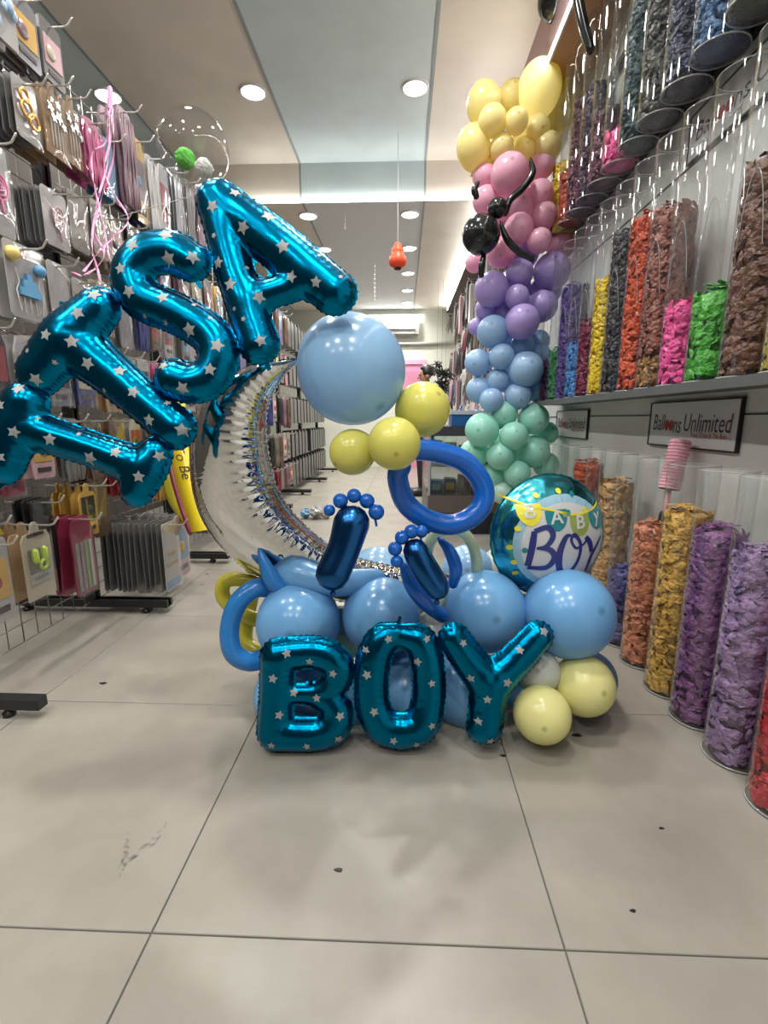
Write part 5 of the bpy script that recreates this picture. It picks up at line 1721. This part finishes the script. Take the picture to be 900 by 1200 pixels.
def person(base, face_dir, label):
    root = thing('person', base, label, 'person')
    B = Vector(base)
    fd = Vector(face_dir).normalized()
    sd_ = Vector((0, 0, 1)).cross(fd)                 # to the person's left
    J = {}

    def j(n, f, s, z, r):
        J[n] = (B + fd * f + sd_ * s + Vector((0, 0, z)), r)

    j('pelvis', 0, 0, .93, (.15, .11)); j('waist', .01, 0, 1.08, (.135, .10)); j('chest', .01, 0, 1.28, (.16, .115)); j('neckb', 0, 0, 1.43, (.07, .06)); j('neck', .01, 0, 1.50, (.052, .052)); j('head0', .025, 0, 1.57, (.068, .075)); j('head1', .02, 0, 1.65, (.078, .09)); j('head2', .01, 0, 1.71, (.06, .07))
    edges = [('pelvis', 'waist'), ('waist', 'chest'), ('chest', 'neckb'), ('neckb', 'neck'), ('neck', 'head0'), ('head0', 'head1'), ('head1', 'head2')]
    for s, g in ((1, 'a'), (-1, 'b')):
        j('sh' + g, 0, .18 * s, 1.38, (.058, .058)); j('el' + g, .02, .23 * s, 1.10, (.042, .042)); j('wr' + g, .16, .20 * s, .92, (.03, .03)); j('pa' + g, .22, .19 * s, .88, (.034, .022))
        edges += [('chest', 'sh' + g), ('sh' + g, 'el' + g), ('el' + g, 'wr' + g), ('wr' + g, 'pa' + g)]
        for q in range(4):
            j('f%d' % q + g, .27 - .01 * abs(q - 1.5), (.19 + .018 * (q - 1.5)) * s, .86, (.009, .009)); j('g%d' % q + g, .305 - .012 * abs(q - 1.5), (.19 + .02 * (q - 1.5)) * s, .835, (.008, .008))
            edges += [('pa' + g, 'f%d' % q + g), ('f%d' % q + g, 'g%d' % q + g)]
        j('t' + g, .23, .15 * s, .86, (.010, .010)); edges.append(('pa' + g, 't' + g))
        j('hi' + g, 0, .09 * s, .86, (.09, .095)); j('kn' + g, .02, .10 * s, .48, (.058, .062)); j('an' + g, 0, .10 * s, .09, (.04, .042)); j('to' + g, .15, .11 * s, .04, (.042, .035))
        edges += [('pelvis', 'hi' + g), ('hi' + g, 'kn' + g), ('kn' + g, 'an' + g), ('an' + g, 'to' + g)]
    names = list(J)
    me = bpy.data.meshes.new('body')
    me.from_pydata([tuple(J[n][0] - B) for n in names], [(names.index(a), names.index(b)) for a, b in edges], [])
    o = bpy.data.objects.new('body', me)
    C.objects.link(o)
    o.parent = root
    WL[o.name] = B
    sk = o.modifiers.new('skin', 'SKIN')
    sk.use_smooth_shade = True
    for i, n in enumerate(names):
        d = me.skin_vertices[0].data[i]
        d.radius = J[n][1]
        d.use_root = n == 'pelvis'
    ss = o.modifiers.new('sub', 'SUBSURF')
    ss.levels = ss.render_levels = 2
    me.materials.append(mat('skin', (0.36, 0.19, 0.12), 0.5))
    hc = B + fd * .012 + Vector((0, 0, 1.665))
    # hair cap, face features
    mb = MB()
    v, f = [], []
    nu, nv = 20, 10
    for a in range(nv + 1):
        th = PI * .62 * a / nv
        for b in range(nu):
            ph = 2 * PI * b / nu
            d_ = Vector((0, 0, 1)) * math.cos(th) + (fd * math.cos(ph) + sd_ * math.sin(ph)) * math.sin(th)
            front = max(0, d_.dot(fd))
            lim = .105 - .03 * (front ** 2) * (1 if th > 1.0 else 0)
            v.append(hc + Vector((d_.x, d_.y, d_.z * 1.02)) * lim - fd * .012)
    for a in range(nv):
        for b in range(nu):
            b2 = (b + 1) % nu
            f.append((a * nu + b, (a + 1) * nu + b, (a + 1) * nu + b2, a * nu + b2))
    mb.add(v, f, True).build('hair', mat('hair_black', (0.01, 0.009, 0.009), 0.4), root)
    fc = B + fd * .105 + Vector((0, 0, 1.61))
    mb = MB()
    for s in (-1, 1):
        mb.ball(B + fd * .096 + sd_ * .03 * s + Vector((0, 0, 1.63)), .010, 8, 6)
    mb.build('eyes', mat('eye_dark', (0.03, 0.02, 0.02), 0.2), root)
    MB().tube([B + fd * .098 + Vector((0, 0, 1.625)), B + fd * .118 + Vector((0, 0, 1.59))], [.006, .011], 8).build('nose', MATS['skin'], root)
    MB().tube([B + fd * .098 + sd_ * -.022 + Vector((0, 0, 1.555)), B + fd * .106 + Vector((0, 0, 1.553)), B + fd * .098 + sd_ * .022 + Vector((0, 0, 1.555))], .006, 6).build('mouth', mat('lips', (0.28, 0.08, 0.07), .5), root)
    mb = MB()
    for s in (-1, 1):
        mb.ball(B + fd * .012 + sd_ * .088 * s + Vector((0, 0, 1.61)), .026, 8, 6, (1, .45, 1.2))
    mb.build('ears', MATS['skin'], root)
    # dark shirt and trousers
    mb = MB()
    ring = lambda c, a, b, n=18: [c + fd * b * math.cos(2 * PI * q / n) + sd_ * a * math.sin(2 * PI * q / n) for q in range(n)]
    secs = [(.84, .19, .15), (.95, .185, .145), (1.10, .175, .135), (1.28, .20, .145), (1.38, .19, .125), (1.44, .10, .085)]
    v, f = [], []
    for z, a, b in secs: v += ring(B + Vector((0, 0, z)), a, b)
    for q in range(len(secs) - 1):
        for i in range(18): f.append((q * 18 + i, q * 18 + (i + 1) % 18, (q + 1) * 18 + (i + 1) % 18, (q + 1) * 18 + i))
    mb.add(v, f, True)
    for g in 'ab': mb.tube([J['sh' + g][0], J['el' + g][0].lerp(J['sh' + g][0], .25)], [.074, .062], 12)
    mb.build('shirt', mat('shirt_dark', (0.03, 0.028, 0.03), .7), root)
    mb = MB()
    for g in 'ab': mb.tube([J['hi' + g][0] + Vector((0, 0, .03)), J['kn' + g][0], J['an' + g][0]], [.112, .075, .06], 14)
    ms = MB()
    for g in 'ab': ms.tube([J['an' + g][0] + Vector((0, 0, -.02)), J['an' + g][0].lerp(J['to' + g][0], .5) + Vector((0, 0, -.01)), J['to' + g][0] + fd * .03 + Vector((0, 0, .012))], [.055, .056, .05], 12)
    ms.build('shoes', M_BLACK, root)
    mb.build('trousers', mat('trousers_dark', (0.02, 0.022, 0.03), .7), root)


pc0 = on_y(497, 446, 6.7)
person((pc0.x + .03, 6.7, 0), (-1, -.25, 0), 'dark-haired person in dark clothes standing beyond the glass counter, facing the racks')

# ---- small scraps and scuff on the floor
for k, (px, py, s, rot, lab) in enumerate(((397, 1020, .006, .4, 'tiny dark scrap on the middle floor tile'), (121, 801, .009, .2, 'small black scrap on the floor near the rack feet'), (775, 971, .004, 1., 'tiny dark speck near the lilac tube'), (742, 1068, .004, .3, 'tiny dark speck on the empty floor tile'), (676, 862, .010, .7, 'dark scrap on the floor by the pale yellow balloons'), (590, 886, .006, .1, 'dark scrap on the floor beside the letter Y'), (243, 673, .006, .9, 'small dark crumb on the floor under the baby shower cards'))):
    c = P(px, py, 1)
    r = c - CAM
    c = CAM + r * (-CAM_H / r.z)
    pts = [c + Vector((s * 1.6 * math.cos(a + rot) * (1 + .3 * math.sin(3 * a)), s * .8 * math.sin(a + rot), .0005)) for a in np.linspace(0, 2 * PI, 9, endpoint=False)]
    MB().prism(pts, (0, 0, 1), .0022).build('floor_scrap', M_BLACK, label=lab, cat='scrap')

# ---- grey scuff smear on the tile in front of the rack
m, nt, b, o = _nt('scuff_dirt')
b.inputs['Base Color'].default_value = (0.10, 0.095, 0.085, 1)
b.inputs['Roughness'].default_value = 0.6
tcn = nt.nodes.new('ShaderNodeNewGeometry')
nz = nt.nodes.new('ShaderNodeTexNoise')
nz.inputs['Scale'].default_value = 55
nz.inputs['Detail'].default_value = 6
rp = nt.nodes.new('ShaderNodeValToRGB')
rp.color_ramp.elements[0].position = 0.45
rp.color_ramp.elements[1].position = 0.75
rp.color_ramp.elements[1].color = (0.75, 0.75, 0.75, 1)
tp = nt.nodes.new('ShaderNodeBsdfTransparent')
mxs = nt.nodes.new('ShaderNodeMixShader')
nt.links.new(tcn.outputs['Position'], nz.inputs['Vector'])
nt.links.new(nz.outputs['Fac'], rp.inputs['Fac'])
nt.links.new(rp.outputs['Color'], mxs.inputs[0])
nt.links.new(tp.outputs[0], mxs.inputs[1])
nt.links.new(b.outputs[0], mxs.inputs[2])
nt.links.new(mxs.outputs[0], o.inputs['Surface'])


def floor_pt(px, py, z=0.0008):
    r = P(px, py, 1) - CAM
    return CAM + r * ((z - CAM_H) / r.z)


sm = MB()
for st, wd in (([(196, 962), (180, 985), (160, 1000), (145, 1012), (140, 1030)], 7), ([(150, 975), (147, 1000), (142, 1025)], 4)):
    sp = spline([(x, y) for x, y in st], 6)
    n = len(sp)
    v = [floor_pt(q[0] - wd * math.sin(PI * (i + .5) / n), q[1]) for i, q in enumerate(sp)] + [floor_pt(q[0] + wd * math.sin(PI * (i + .5) / n), q[1]) for i, q in enumerate(sp)]
    sm.add(v, [(i, i + 1, n + i + 1, n + i) for i in range(n - 1)])
sm.build('scuff_mark', m, label='faint grey scuff smear on the tile before the rack', cat='stain')
